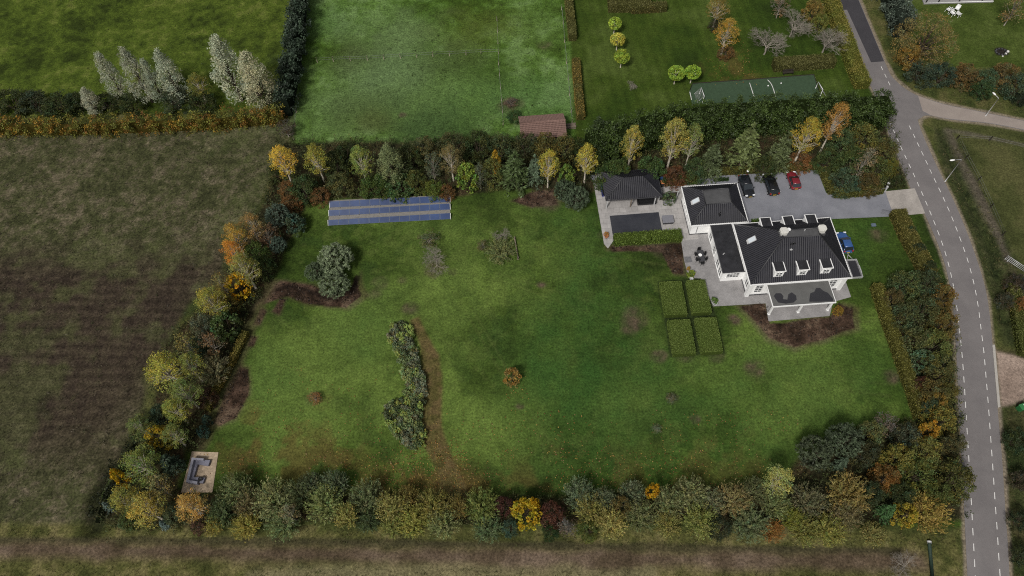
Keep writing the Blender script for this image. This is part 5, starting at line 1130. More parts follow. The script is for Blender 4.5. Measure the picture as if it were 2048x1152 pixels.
# ------------------------------------------------------------------ planting
GOLD, YOL, OLV, GGR, GRN, DKG, BLG, SIL = (.5, .3, .05), (.26, .22, .05), (.155, .155, .045), (.125, .15, .07), (.065, .1, .02), (.042, .056, .015), (.085, .12, .07), (.34, .355, .25)
ORG, RUST, LIME, YEL, DRED, TAN, PALE_, DPINE, BRT = (.58, .24, .035), (.16, .085, .03), (.26, .36, .03), (.62, .4, .02), (.075, .03, .022), (.17, .13, .075), (.28, .27, .11), (.042, .056, .026), (.16, .22, .03)
PLANTS = [
 # silver poplars and their companions behind the orange hedge
 ('poplar', 180, 200, 44, 6, SIL, 'shortest silver poplar, standing alone at the field end of its row'),
 ('poplar', 222, 152, 52, 11, SIL, 'slender silver poplar with a pointed top leaning to the field'),
 ('poplar', 272, 148, 58, 12.5, SIL, 'tall narrow silver poplar beside the slender pointed one'),
 ('poplar', 306, 160, 46, 10, (.34, .36, .25), 'greyer silver poplar tucked between two taller ones'),
 ('poplar', 338, 150, 60, 12, SIL, 'broad silver poplar at the gap in the poplar row'),
 ('poplar', 455, 135, 82, 14.5, (.4, .41, .28), 'largest silver poplar, tallest crown above the orange hedge'),
 ('poplar', 510, 158, 78, 13, (.38, .375, .235), 'cream tinted silver poplar next to the dark evergreen row'),
 ('bush', 20, 205, 80, 3.6, DKG, 'dark bush at the outer end of the row behind the orange hedge'),
 ('bush', 68, 207, 70, 3.4, DPINE, 'dark bluish bush second from the outer end behind the orange hedge'),
 ('bush', 118, 208, 70, 3.4, DKG, 'dark green bush before the shortest silver poplar'),
 ('bush', 150, 205, 50, 3.2, (.045, .06, .02), 'olive tinged dark bush touching the shortest silver poplar'),
 ('bush', 215, 207, 60, 3.2, DKG, 'dark bush between the shortest and the slender silver poplars'),
 ('bush', 262, 208, 55, 3.2, DKG, 'dark bush at the foot of the tall narrow silver poplar'),
 ('bush', 350, 200, 60, 3.6, DPINE, 'dark bush at the foot of the broad silver poplar'),
 ('birch', 397, 172, 46, 6.5, (.2, .17, .04), 'olive yellow tree in the gap of the silver poplar row'),
 ('bush', 400, 203, 60, 3.4, DKG, 'dark bush below the olive yellow tree in the poplar gap'),
 ('bush', 545, 200, 55, 3.8, DKG, 'dark bush between the cream tinted poplar and the evergreen row'),
 ('sparse', 572, 258, 40, 3.5, (.06, .05, .03), 'brown thin thicket at the corner of field and pasture'),
 # belt behind the solar panels
 ('birch', 567, 325, 52, 8.8, (.62, .37, .045), 'bright golden birch at the field corner of the belt'),
 ('birch', 634, 322, 50, 9, (.34, .27, .05), 'olive gold birch, second birch from the field corner'),
 ('bush', 607, 377, 62, 4.2, (.05, .075, .022), 'dark green rounded bush between the two corner birches'),
 ('bush', 574, 378, 36, 2.8, RUST, 'rust red low bush below the bright golden birch'),
 ('bush', 548, 345, 34, 3.6, DKG, 'dark bush on the field side of the bright golden birch'),
 ('bush', 640, 392, 42, 2.6, RUST, 'rust brown shrub at the far corner of the solar panels'),
 ('bush', 682, 368, 55, 3.8, (.09, .095, .03), 'rust and green shrub behind the first solar panels'),
 ('bush', 672, 328, 55, 5, DKG, 'dark bush beside the olive gold birch'),
 ('birch', 722, 325, 48, 9, (.24, .25, .065), 'olive green poplar-shaped tree, slimmer of the green pair behind the panels'),
 ('poplar', 780, 328, 66, 9.6, (.17, .2, .085), 'grey green broad tree, larger of the green pair behind the panels'),
 ('bush', 748, 372, 60, 3.6, GRN, 'leafy green shrub in front of the green pair of trees'),
 ('holly', 796, 372, 66, 3.6, (.045, .075, .02), 'glossy dark green shrub behind the middle of the solar panels'),
 ('bush', 690, 312, 50, 4.6, DKG, 'dark bush on the pasture edge behind the olive green tree'),
 ('bush', 820, 318, 62, 5.2, DKG, 'dark bush next to the grey green broad tree'),
 ('bush', 832, 362, 46, 4, (.11, .12, .03), 'yellowish green shrub between broad tree and grey larch'),
 ('sparse', 866, 335, 36, 7, (.1, .12, .07), 'thin grey green larch with a bare stem'),
 ('birch', 902, 322, 46, 8.4, (.22, .15, .07), 'tan birch with a white trunk behind the end of the panels'),
 ('bush', 868, 378, 44, 3, (.11, .14, .025), 'light green shrub behind the last solar panels'),
 ('bush', 893, 384, 34, 2.6, RUST, 'rust coloured shrub at the end of the solar panels'),
 ('holly', 934, 350, 50, 5.6, (.15, .21, .03), 'lime green bush in the belt past the solar panels'),
 ('sparse', 960, 352, 28, 6, (.1, .12, .07), 'grey green sapling between the lime bush and the yellow tipped one'),
 ('bush', 986, 345, 48, 5.4, (.12, .13, .035), 'olive shrub between sapling and big dark conifer'),
 ('maple', 992, 327, 22, 6.6, (.6, .38, .04), 'small golden topped tree above the olive shrub'),
 ('spruce', 1030, 340, 74, 8.4, (.065, .092, .03), 'big dark green conifer, widest in the belt behind the soil bed'),
 ('spruce', 1070, 342, 46, 7.4, BLG, 'blue grey conifer beside the big dark one'),
 ('birch', 1097, 332, 40, 9.2, (.48, .34, .05), 'yellow birch with a thin white trunk behind the pine pair'),
 ('holly', 1133, 350, 38, 4.8, (.13, .2, .035), 'light green large-leaved shrub between the two yellow birches'),
 ('pine', 1130, 382, 44, 4.4, (.06, .085, .045), 'smaller pine of the pair beside the pool terrace'),
 ('pine', 1153, 397, 50, 4.2, (.08, .11, .06), 'larger blue green pine of the pair beside the pool terrace'),
 ('birch', 1173, 322, 42, 9.2, (.5, .35, .06), 'golden birch with a white trunk standing behind the pool house corner'),
 ('bush', 1215, 350, 54, 5, (.055, .09, .022), 'green bush behind the pool house next to the golden birch'),
 ('bush', 1190, 318, 40, 5, DKG, 'dark bush behind the golden birch at the pool house'),
 ('bush', 850, 303, 66, 4.4, (.085, .085, .03), 'olive brown bush, first of the back row along the pasture'),
 ('bush', 905, 292, 66, 4.6, (.075, .08, .028), 'olive bush of the back row behind the tan birch'),
 ('bush', 955, 290, 66, 5, DKG, 'dark olive bush of the back row behind the sapling'),
 ('bush', 1003, 292, 60, 5, (.06, .075, .026), 'green olive bush of the back row behind the golden top'),
 ('bush', 1052, 292, 56, 5, (.055, .065, .024), 'dark bush of the back row at the front corner of the shed'),
 ('bush', 1092, 292, 54, 5.2, (.13, .11, .03), 'yellowing bush in front of the shed roof'),
 ('bush', 1130, 296, 54, 5.4, (.1, .095, .028), 'olive bush at the gable corner of the shed'),
 ('bush', 1160, 300, 40, 4.6, DKG, 'dark bush filling the corner beyond the shed'),
 ('spruce', 1196, 262, 60, 6.5, (.026, .042, .014), 'dark conifer with arching branches at the open end of the tall hedge'),
 ('spruce', 1222, 285, 66, 6.5, (.03, .048, .015), 'wide dark conifer in front of the open end of the tall hedge'),
 # in front of the tall conifer hedge
 ('birch', 1264, 290, 44, 10.6, (.46, .33, .075), 'yellow birch leaning over the ridge of the pool house'),
 ('bush', 1240, 345, 52, 4.6, (.065, .1, .024), 'green bush behind the ridge of the pool house'),
 ('bush', 1302, 340, 62, 5.2, (.06, .1, .028), 'green bush behind the end of the pool house'),
 ('birch', 1348, 282, 58, 11.8, (.36, .29, .08), 'tallest yellowish birch between pool house and garage'),
 ('birch', 1384, 286, 42, 10.4, (.22, .23, .075), 'greener birch beside the tallest yellowish birch'),
 ('bush', 1350, 352, 50, 3, (.12, .055, .025), 'reddish brown shrub under the tallest birch'),
 ('spruce', 1424, 322, 62, 8, (.065, .085, .035), 'grey green conifer behind the garage'),
 ('bush', 1390, 340, 50, 4, (.06, .09, .03), 'green shrub behind the corner of the garage'),
 ('spruce', 1493, 295, 78, 10.2, (.095, .12, .04), 'light green tall conifer behind the black car'),
 ('spruce', 1562, 305, 62, 8.8, (.08, .105, .04), 'mid green conifer behind the red car'),
 ('bush', 1530, 335, 44, 4, DKG, 'dark bush between the two conifers behind the cars'),
 ('birch', 1612, 275, 56, 10.4, (.42, .27, .04), 'orange gold birch leaning toward the road behind the red car'),
 ('birch', 1668, 248, 48, 11.4, (.42, .2, .055), 'copper birch leaning toward the road, next to the tall hedge'),
 ('bush', 1600, 322, 50, 2.6, RUST, 'rust brown shrub below the orange gold birch'),
 ('bush', 1682, 288, 58, 5, (.07, .1, .035), 'green bush of the roadside thicket beside the copper birch'),
 ('bush', 1725, 278, 66, 5.2, (.13, .125, .03), 'yellow green bush against the road end of the tall hedge'),
 ('bush', 1768, 300, 54, 4.6, (.1, .095, .028), 'olive brown bush at the roadside edge of the thicket'),
 ('bush', 1655, 322, 52, 4.2, (.055, .08, .022), 'dark green bush at the gravel edge of the roadside thicket'),
 ('bush', 1705, 322, 62, 4.6, (.07, .095, .025), 'green bush in the heart of the roadside thicket'),
 ('bush', 1752, 338, 60, 4, (.085, .1, .026), 'green bush near the road in the roadside thicket'),
 ('bush', 1690, 362, 60, 3.8, (.06, .09, .045), 'bluish green bush near the driveway in the roadside thicket'),
 ('bush', 1736, 366, 52, 3.4, (.11, .08, .025), 'rust and green bush near the letterbox'),
 ('bush', 1780, 335, 34, 3.4, (.12, .12, .02), 'yellowing bush beside the road verge in the thicket'),
 ('sparse', 1728, 326, 42, 7.4, (.2, .17, .1), 'pale half bare birch rising from the roadside thicket'),
 ('bush', 1798, 362, 26, 2, DKG, 'small dark shrub alone on the verge grass by the driveway'),
 ('holly', 1339, 395, 30, 2.2, (.075, .1, .04), 'palm-like green plant in the pot by the garden gate', 'plant'),
 ('bush', 1212.5, 468, 11, .8, (.4, .2, .03), 'orange plant in the terracotta pot on the pool terrace', 'plant'),
 ('low', 1430, 602, 17, .8, (.09, .15, .03), 'round green plant in the pale pot at the terrace corner', 'plant'),
 ('maple', 1377, 537, 8, .9, (.7, .42, .02), 'small yellow flowering plant at the edge of the terrace', 'plant'),
 ('low', 1382, 548, 20, .8, BRT, 'bright green low plant beside the yellow flowering one', 'plant'),
 # pines on the lawn
 ('pine', 670, 518, 68, 4.2, (.15, .19, .105), 'largest pale tipped pine of the lawn group'),
 ('pine', 631, 543, 42, 3.0, (.07, .1, .05), 'smallest darker pine of the lawn group'),
 ('pine', 668, 569, 60, 3.2, (.12, .16, .085), 'front pine of the lawn group beside the soil bed'),
 # lawn shrubs
 ('bare', 872, 513, 52, 2.6, (0, 0, 0), 'leafless brown shrub on the open lawn before the solar panels'),
 ('sparse', 858, 478, 46, 2.0, (.09, .1, .04), 'loose olive shrub just behind the leafless one on the lawn'),
 ('willow', 1002, 500, 56, 1.9, (.13, .15, .065), 'feathery grey green shrub beside the wooden beam'),
 ('bare', 1000, 468, 30, 1.4, (0, 0, 0), 'small leafless shrub behind the feathery one'),
 ('sparse', 965, 492, 26, 1.6, (.11, .1, .04), 'thin yellowish shrub on the lawn near the feathery one'),
 ('maple', 1024, 754, 40, 2.6, (.42, .27, .07), 'small orange brown tree alone in the middle of the lawn'),
 ('sparse', 630, 796, 28, 1.3, (.2, .1, .035), 'small rust brown shrub on the lower lawn'),
 ('sparse', 1342, 796, 24, 1.0, (.1, .1, .05), 'tiny thin shrub on the lawn below the hedge blocks'),
 ('sparse', 1313, 858, 22, .9, (.1, .12, .06), 'tiny grey shrub low on the lawn near the bottom belt'),
 ('bush', 1677, 620, 20, 1.5, (.26, .16, .025), 'round orange clipped bush at the corner of the porch'),
 ('bare', 1262, 172, 20, 1.3, (0, 0, 0), 'small dark leafless shrub on the neighbouring lawn'),
 # field-side belt
 ('pine', 556, 432, 48, 4.6, (.07, .1, .07), 'blue green pine at the upper end of the field belt'),
 ('holly', 588, 446, 46, 3.4, (.035, .06, .035), 'dark glossy shrub beside the upper pine of the field belt'),
 ('bush', 580, 408, 44, 2.4, RUST, 'rust brown shrub above the upper pine of the field belt'),
 ('birch', 505, 455, 46, 8.2, (.36, .19, .08), 'pinkish brown birch with forked white trunk in the field belt'),
 ('sparse', 535, 472, 44, 5, (.13, .085, .045), 'brown thin tree between the pinkish birch and the upper pine'),
 ('pine', 555, 490, 34, 3.2, (.07, .105, .075), 'small bluish pine on the lawn side of the pinkish birch'),
 ('birch', 472, 478, 48, 8.6, (.5, .25, .045), 'orange and yellow birch at the field edge'),
 ('birch', 466, 508, 42, 7.8, (.66, .24, .03), 'vivid orange birch, brightest in the field belt'),
 ('birch', 490, 540, 58, 9, (.25, .21, .06), 'olive birch with a long white trunk below the vivid orange one'),
 ('bush', 512, 508, 52, 4.6, (.08, .12, .026), 'fresh green bush beside the vivid orange birch'),
 ('bush', 528, 532, 42, 3.8, (.05, .075, .02), 'dark green bush on the lawn side of the fresh green one'),
 ('maple', 477, 573, 56, 5, (.72, .42, .02), 'yellow leaved maple in the field belt'),
 ('sparse', 444, 572, 40, 6.5, (.22, .17, .05), 'thin olive tree on the field side of the yellow maple'),
 ('birch', 424, 606, 58, 8.2, (.34, .27, .05), 'yellow olive birch below the yellow maple'),
 ('bush', 455, 605, 44, 4, (.16, .12, .03), 'ochre bush beside the yellow olive birch'),
 ('holly', 450, 648, 66, 4.2, (.055, .085, .022), 'glossy dark green holly bush in the field belt'),
 ('bush', 405, 652, 44, 5, (.12, .13, .075), 'grey green bush on the field side of the holly'),
 ('sparse', 376, 690, 40, 6.5, (.24, .21, .06), 'yellowish thin tree at the field edge below the holly'),
 ('sparse', 425, 692, 46, 6.5, (.19, .12, .06), 'brownish thin tree with a white trunk below the holly'),
 ('bush', 395, 692, 40, 3.8, (.06, .095, .05), 'bluish green bush between the two thin trees'),
 ('willow', 425, 735, 62, 4.6, (.13, .13, .075), 'grey brown feathery bush beside the orange hedge strip'),
 ('birch', 332, 742, 72, 9.4, (.34, .29, .055), 'big yellow olive birch standing out into the field'),
 ('birch', 382, 735, 52, 7.4, (.24, .22, .06), 'olive birch beside the big yellow olive one'),
 ('birch', 372, 788, 58, 8, (.19, .2, .06), 'green olive birch below the big yellow olive one'),
 ('birch', 352, 822, 52, 7, (.26, .24, .05), 'yellow olive birch with a bent white trunk near the hedge end'),
 ('bush', 322, 828, 42, 4, (.06, .09, .05), 'blue green bush on the field side of the bent birch'),
 ('bush', 412, 795, 42, 3, (.06, .035, .02), 'dark brown thicket behind the orange hedge strip'),
 ('birch', 282, 856, 50, 6, (.14, .16, .055), 'green birch bulging into the field above the corner'),
 ('maple', 318, 876, 50, 5.2, (.55, .4, .03), 'yellow green maple above the patio'),
 ('birch', 350, 872, 46, 6.4, (.2, .2, .06), 'olive birch beside the yellow green maple'),
 ('holly', 405, 862, 26, 2.2, (.035, .07, .05), 'narrow rhododendron above the patio'),
 ('holly', 413, 840, 22, 2, (.035, .065, .045), 'small rhododendron at the end of the orange hedge strip'),
 ('bush', 300, 900, 44, 4, (.09, .1, .035), 'olive bush at the field edge above the corner'),
 ('spruce', 340, 926, 52, 5.0, (.03, .05, .028), 'dark conifer shrub beside the patio bench'),
 ('birch', 285, 932, 74, 7.6, (.17, .185, .05), 'large green olive tree near the field corner'),
 ('maple', 244, 957, 28, 6, (.72, .44, .02), 'narrow bright yellow tree at the field corner'),
 ('birch', 254, 1000, 58, 7, (.26, .22, .05), 'olive yellow tree at the bottom field corner'),
 ('birch', 296, 1020, 66, 7.4, (.4, .27, .06), 'golden brown tree in the bottom corner'),
 ('sparse', 322, 975, 50, 6.5, (.24, .2, .07), 'thin yellowish tree beside the patio bench'),
 ('birch', 384, 1012, 62, 7, (.48, .25, .075), 'coppery birch with a leaning trunk below the patio'),
 ('bush', 345, 1025, 42, 4, (.1, .12, .055), 'grey green bush between golden brown tree and coppery birch'),
 ('spruce', 215, 1012, 24, 2.8, (.12, .17, .14), 'small silvery blue spruce in the shaded field corner'),
 ('spruce', 327, 1048, 22, 2.4, (.12, .17, .15), 'little silvery spruce by the dirt track'),
 ('bush', 258, 1040, 44, 2.4, (.06, .085, .022), 'low green shrub at the dirt track corner'),
 ('bush', 400, 1048, 40, 2.4, (.09, .05, .03), 'reddish brown shrub under the coppery birch'),
 # belt along the dirt track
 ('willow', 470, 978, 66, 5.0, (.11, .135, .06), 'large grey green willow shrub beside the patio'),
 ('willow', 440, 1022, 56, 4.4, (.06, .09, .04), 'dark green willow shrub below the patio'),
 ('willow', 425, 1050, 40, 3, (.2, .19, .05), 'yellow olive shrub at the track below the patio'),
 ('willow', 495, 1002, 56, 4.4, (.1, .09, .045), 'brownish green willow shrub in the second row from the patio'),
 ('willow', 490, 1050, 54, 3, (.19, .18, .045), 'yellow green shrub at the track, second from the patio end'),
 ('willow', 543, 995, 76, 5.4, (.15, .17, .08), 'broad pale grey green willow, nearest big one to the patio shrubs'),
 ('willow', 565, 1042, 66, 4.2, (.12, .155, .07), 'grey green willow at the track below the broad pale one'),
 ('willow', 595, 985, 54, 4.6, (.065, .085, .04), 'dark willow shrub on the lawn side between two pale ones'),
 ('sparse', 582, 1030, 40, 5, (.2, .17, .09), 'half bare grey trunked willow among green ones'),
 ('willow', 648, 1005, 74, 5.4, (.15, .18, .07), 'rounded pale green willow with dark gaps either side'),
 ('willow', 668, 966, 52, 4.4, (.09, .12, .075), 'bluish grey willow jutting on to the lawn'),
 ('willow', 620, 968, 46, 4, (.075, .095, .055), 'dull grey willow on the lawn edge beside the bluish one'),
 ('willow', 692, 1030, 48, 5, (.22, .21, .07), 'narrow yellow green willow beside the dark gap'),
 ('willow', 732, 990, 64, 5, (.1, .12, .06), 'grey green willow on the lawn edge past the dark gap'),
 ('willow', 735, 1040, 46, 3.4, (.05, .075, .035), 'dark shrub at the track under grey green willows'),
 ('willow', 782, 1012, 62, 5, (.19, .19, .065), 'yellow olive willow above the brown path end'),
 ('willow', 826, 1042, 58, 4, (.18, .19, .05), 'yellow green willow at the track below the path end'),
 ('willow', 782, 1052, 44, 3, (.14, .16, .05), 'green olive shrub at the track beside the path end'),
 ('willow', 816, 990, 40, 4.2, (.14, .12, .04), 'brown olive shrub on the lawn edge by the path end'),
 ('willow', 866, 1014, 66, 4.6, (.17, .165, .05), 'ochre olive willow across the end of the brown path'),
 ('willow', 885, 1042, 62, 4.2, (.15, .18, .08), 'grey green willow at the track below the ochre one'),
 ('willow', 915, 1012, 44, 4.4, (.15, .12, .04), 'brown tinted willow between ochre and green ones'),
 ('willow', 962, 1010, 66, 5.2, (.125, .155, .045), 'rounded olive green willow before the dark red gap'),
 ('willow', 975, 1055, 54, 3, (.085, .13, .065), 'bluish green low shrub at the track before the dark red gap'),
 ('bush', 1008, 1012, 40, 3.6, DRED, 'dark red shrub between olive willow and yellow maple'),
 ('bush', 1020, 1055, 36, 2.2, (.05, .085, .05), 'dark bluish shrub at the track below the dark red gap'),
 ('maple', 1052, 1028, 66, 5, (.55, .42, .025), 'broad yellow green maple in the middle of the track belt'),
 ('maple', 1068, 1010, 26, 5.4, (.75, .45, .02), 'bright yellow top beside the broad yellow green maple'),
 ('bush', 1104, 1028, 54, 3.8, (.1, .04, .025), 'wine red shrub next to the yellow green maple'),
 ('bush', 1100, 1064, 34, 2.2, (.03, .055, .015), 'dark green low shrub at the track below the wine red one'),
 ('sparse', 1134, 1055, 40, 3.6, (.11, .09, .07), 'grey bare looking shrub beside the dark low one'),
 ('willow', 1160, 986, 60, 4.6, (.1, .14, .085), 'bluish grey willow on the lawn edge past the wine red shrub'),
 ('willow', 1182, 1020, 62, 4.6, (.16, .155, .05), 'ochre green willow in the row past the wine red shrub'),
 ('bush', 1176, 1060, 46, 2.6, (.09, .12, .025), 'green low shrub at the track below the ochre green willow'),
 ('willow', 1210, 995, 42, 4, (.09, .115, .07), 'small bluish willow on the lawn edge, second past the wine red shrub'),
 ('willow', 1225, 1045, 56, 4.6, (.27, .25, .09), 'straw coloured willow at the track'),
 ('willow', 1264, 985, 50, 4.4, (.095, .12, .075), 'bluish grey willow on the lawn edge beside the small yellow maple'),
 ('maple', 1305, 983, 28, 5.2, (.75, .42, .02), 'small bright yellow maple on the lawn edge of the belt'),
 ('bush', 1242, 1012, 44, 4, (.13, .1, .03), 'brownish shrub behind the straw coloured willow'),
 ('willow', 1284, 1030, 62, 4.8, (.115, .13, .06), 'grey green willow below the small yellow maple'),
 ('willow', 1335, 1045, 54, 4, (.15, .15, .05), 'olive willow at the track, first beyond the small yellow maple'),
 ('willow', 1338, 1003, 58, 4.8, (.12, .145, .07), 'grey green willow on the lawn side beyond the small yellow maple'),
 ('willow', 1384, 985, 64, 5.2, (.13, .15, .075), 'tall grey green willow, highest on the lawn edge of the belt'),
 ('willow', 1402, 1040, 66, 4.6, (.16, .19, .06), 'yellow green fan shaped willow spilling over the track verge'),
 ('willow', 1428, 1000, 46, 4.4, (.12, .13, .08), 'dull grey willow beside the tall grey green one'),
 ('bush', 1440, 1055, 50, 3, (.03, .04, .018), 'dark shaded shrub beside the fan shaped willow'),
 ('willow', 1470, 998, 66, 5, (.16, .15, .07), 'tan green willow past the dark shaded shrub'),
 ('willow', 1503, 1045, 72, 4.4, (.11, .135, .07), 'wide grey green willow at the track past the dark shaded shrub'),
 ('willow', 1510, 980, 50, 4.4, (.085, .1, .05), 'dark grey willow on the lawn edge below the pale gold one'),
 ('birch', 1555, 962, 58, 6.5, (.36, .32, .12), 'pale gold birch standing out over the lawn edge'),
 ('willow', 1555, 1008, 54, 4.8, (.14, .17, .075), 'pale green willow below the pale gold birch'),
 ('willow', 1545, 1060, 44, 3, (.2, .1, .03), 'rust coloured shrub at the track below the pale gold birch'),
 ('willow', 1585, 1035, 44, 4, (.13, .15, .03), 'fresh olive shrub beside the rust coloured one'),
 ('willow', 1612, 1058, 60, 3.8, (.14, .15, .045), 'olive willow at the track past the rust coloured shrub'),
 ('willow', 1618, 1000, 66, 5, (.09, .095, .055), 'dark grey brown willow past the pale gold birch'),
 ('willow', 1660, 1058, 60, 4, (.18, .18, .05), 'yellow olive willow at the track toward the road'),
 ('willow', 1702, 985, 78, 5.4, (.18, .15, .055), 'big ochre brown willow toward the road'),
 ('willow', 1692, 1030, 60, 4.6, (.14, .125, .065), 'grey brown willow below the big ochre one'),
 ('willow', 1748, 1068, 46, 3.6, (.16, .16, .06), 'last olive willow at the track before the verge'),
 ('spruce', 1775, 1022, 40, 4.4, (.05, .11, .035), 'bright green young conifer near the road corner'),
 ('maple', 1808, 1030, 50, 4.6, (.42, .34, .04), 'yellow green maple at the road corner'),
 ('willow', 1858, 1022, 78, 5, (.22, .17, .05), 'gold olive willow overhanging the road corner'),
 ('bare', 1812, 1132, 50, 1.6, (0, 0, 0), 'heap of bare brown branches beside the dirt track', 'brushwood'),
 # roadside wood
 ('pine', 1628, 906, 66, 5.4, (.06, .08, .042), 'dark pine at the lawn end of the roadside wood'),
 ('pine', 1688, 882, 70, 6, (.065, .088, .048), 'taller dark pine behind the one at the lawn end'),
 ('spruce', 1682, 928, 34, 4.6, (.07, .1, .06), 'little spruce between the dark pines'),
 ('bush', 1745, 865, 52, 4.4, (.12, .13, .045), 'olive bush beside the taller dark pine'),
 ('sparse', 1770, 848, 44, 4.4, (.12, .1, .08), 'grey half bare bush at the top lawn corner of the wood'),
 ('bush', 1812, 872, 52, 4.6, (.07, .085, .05), 'grey green bush under the end of the narrow hedge'),
 ('maple', 1858, 860, 34, 5, (.62, .34, .04), 'small orange gold maple in the roadside wood'),
 ('bush', 1880, 840, 66, 5, (.16, .14, .03), 'ochre bush overhanging the road edge'),
 ('bush', 1795, 918, 62, 5, (.17, .16, .035), 'yellow olive bush in the middle of the wood'),
 ('bush', 1848, 905, 66, 5, (.14, .14, .035), 'olive bush by the road below the orange gold maple'),
 ('bush', 1905, 890, 46, 4.4, (.1, .09, .035), 'brown green bush on the road edge below the ochre one'),
 ('bush', 1770, 955, 56, 4.6, (.2, .11, .03), 'rusty orange bush in the lower wood'),
 ('bush', 1830, 950, 74, 5.2, (.09, .105, .025), 'green bush in the lower wood beside the rusty one'),
 ('bush', 1905, 958, 86, 5.4, (.085, .09, .022), 'spreading dark olive bush reaching over the road lines'),
 ('bush', 1735, 905, 50, 4.4, (.05, .055, .025), 'dark bush between pines and yellow olive bush'),
 ('bush', 1740, 985, 50, 4.4, (.035, .05, .02), 'dark bush behind the big ochre willow'),
 ('bush', 1800, 990, 60, 4.4, (.05, .065, .022), 'dark green bush above the road corner maple'),
 ('bush', 1870, 990, 60, 4.4, (.07, .09, .022), 'green bush above the gold olive willow'),
 ('bush', 1814, 568, 66, 4.6, (.085, .105, .035), 'pale olive bush at the upper end of the roadside wood'),
 ('bush', 1786, 596, 40, 3.8, (.1, .085, .03), 'brown olive bush against the upper end of the narrow hedge'),
 ('bush', 1852, 570, 66, 4.4, (.045, .06, .025), 'dark bush below the wide hedge by the road'),
 ('bush', 1885, 595, 56, 4.2, (.15, .105, .025), 'orange brown bush bulging to the road below the wide hedge'),
 ('bush', 1812, 632, 58, 4.6, (.07, .085, .032), 'dull green bush, second along the narrow hedge'),
 ('bush', 1845, 625, 70, 4.8, (.075, .085, .03), 'dull green bush in the middle of the upper wood'),
 ('bush', 1888, 650, 58, 4.4, (.13, .1, .025), 'orange olive bush on the road edge, second from the top'),
 ('bush', 1836, 680, 58, 4.6, (.09, .105, .038), 'light olive bush, third along the narrow hedge'),
 ('bush', 1866, 690, 74, 4.8, (.11, .12, .03), 'yellowish green bush by the road at mid wood'),
 ('holly', 1846, 722, 52, 4.2, (.065, .1, .045), 'bluish green glossy bush at mid wood'),
 ('bush', 1878, 742, 64, 4.6, (.1, .095, .028), 'olive bush on the road edge below mid wood'),
 ('bush', 1845, 770, 36, 3.2, (.08, .035, .02), 'dark red brown gap bush beside the narrow hedge'),
 ('bush', 1862, 785, 62, 4.4, (.11, .095, .03), 'brown olive bush in the lower middle of the wood'),
 ('bush', 1893, 785, 46, 4, (.12, .11, .028), 'olive road edge bush facing the sandy parking area'),
 ('maple', 1868, 808, 48, 4.4, (.3, .19, .035), 'orange tinted maple facing the sandy parking area'),
 ('bush', 1858, 816, 34, 3.8, (.055, .085, .045), 'bluish bush at the lower end of the narrow hedge'),
 ('bush', 1838, 500, 30, 2.4, (.03, .045, .02), 'dark low shrub between the wide hedge and the road'),
 ('bush', 1822, 462, 26, 1.8, (.035, .055, .022), 'dark low shrub near the top of the wide hedge'),
 ('bush', 1858, 535, 30, 2.6, (.04, .055, .02), 'dark shrub at the lower end of the wide hedge by the road'),
 # neighbour's garden
 ('globe', 1230, 47, 26, 3.6, (.3, .4, .05), 'round topped lime green tree farthest from the tall hedge'),
 ('globe', 1235.5, 79, 29, 3.6, (.42, .38, .06), 'yellowing round topped tree, middle of the three in line'),
 ('globe', 1244, 113, 31, 3.8, (.28, .38, .045), 'round topped lime green tree nearest the pitch of the three in line'),
 ('globe', 1353, 146, 33, 3.8, (.27, .38, .045), 'round topped lime green tree of the pair, on the open lawn side'),
 ('globe', 1386, 144, 31, 3.8, (.28, .4, .045), 'round topped lime green tree of the pair, on the pitch side'),
 ('birch', 1436, 18, 44, 7, (.27, .17, .05), 'brownish tree with a dark base on the neighbouring lawn'),
 ('birch', 1454, 68, 48, 8, (.42, .22, .04), 'orange tree with fallen leaves around it on the neighbouring lawn'),
 ('bush', 1432, 48, 30, 2, (.04, .04, .02), 'dark low shrub below the brownish tree'),
 ('bush', 1452, 105, 34, 2, (.15, .085, .03), 'orange brown low shrub at the foot of the orange tree'),
 ('bare', 1536, 86, 66, 5, (0, 0, 0), 'grey leafless tree nearest the clipped hedge by the pitch'),
 ('bare', 1588, 50, 62, 5, (0, 0, 0), 'grey leafless tree standing upright in the middle of the lawn'),
 ('bare', 1655, 82, 70, 5, (0, 0, 0), 'brown grey leafless tree against the yellow hedge'),
 ('sparse', 1562, 8, 40, 6, (.17, .13, .08), 'thin pale tree at the top edge of the neighbouring lawn'),
 ('bush', 1628, 20, 44, 4, (.2, .15, .04), 'ochre bush beside the yellow hedge at the top'),
 ('bush', 1640, 45, 34, 3.4, (.16, .16, .035), 'olive bush beside the yellow hedge'),
 # beyond the road
 ('broad', 1850, 82, 128, 9, (.19, .145, .05), 'big brownish spreading tree beyond the side road'),
 ('bush', 1820, 112, 50, 4, (.22, .14, .03), 'ochre bush at the foot of the big spreading tree'),
 ('bush', 1842, 145, 54, 3.6, (.04, .06, .035), 'dark bluish shrub beside the junction'),
 ('bush', 1885, 148, 56, 3.8, (.05, .075, .045), 'grey green shrub second from the junction'),
 ('bush', 1930, 150, 60, 3.8, (.13, .085, .03), 'rust and olive shrub third from the junction'),
 ('bush', 1972, 158, 50, 3.6, (.06, .1, .045), 'bluish green shrub fourth from the junction'),
 ('bush', 2012, 150, 58, 3.8, (.13, .1, .035), 'brown olive shrub fifth from the junction'),
 ('bush', 2035, 170, 56, 4, (.055, .085, .045), 'grey green shrub at the photo edge beside the side road'),
 ('bush', 1965, 178, 44, 2.8, (.04, .07, .022), 'dark green low shrub behind the side road lamp'),
 ('bush', 2042, 195, 30, 2.4, (.02, .03, .014), 'dark shrub on the side road verge at the photo edge'),
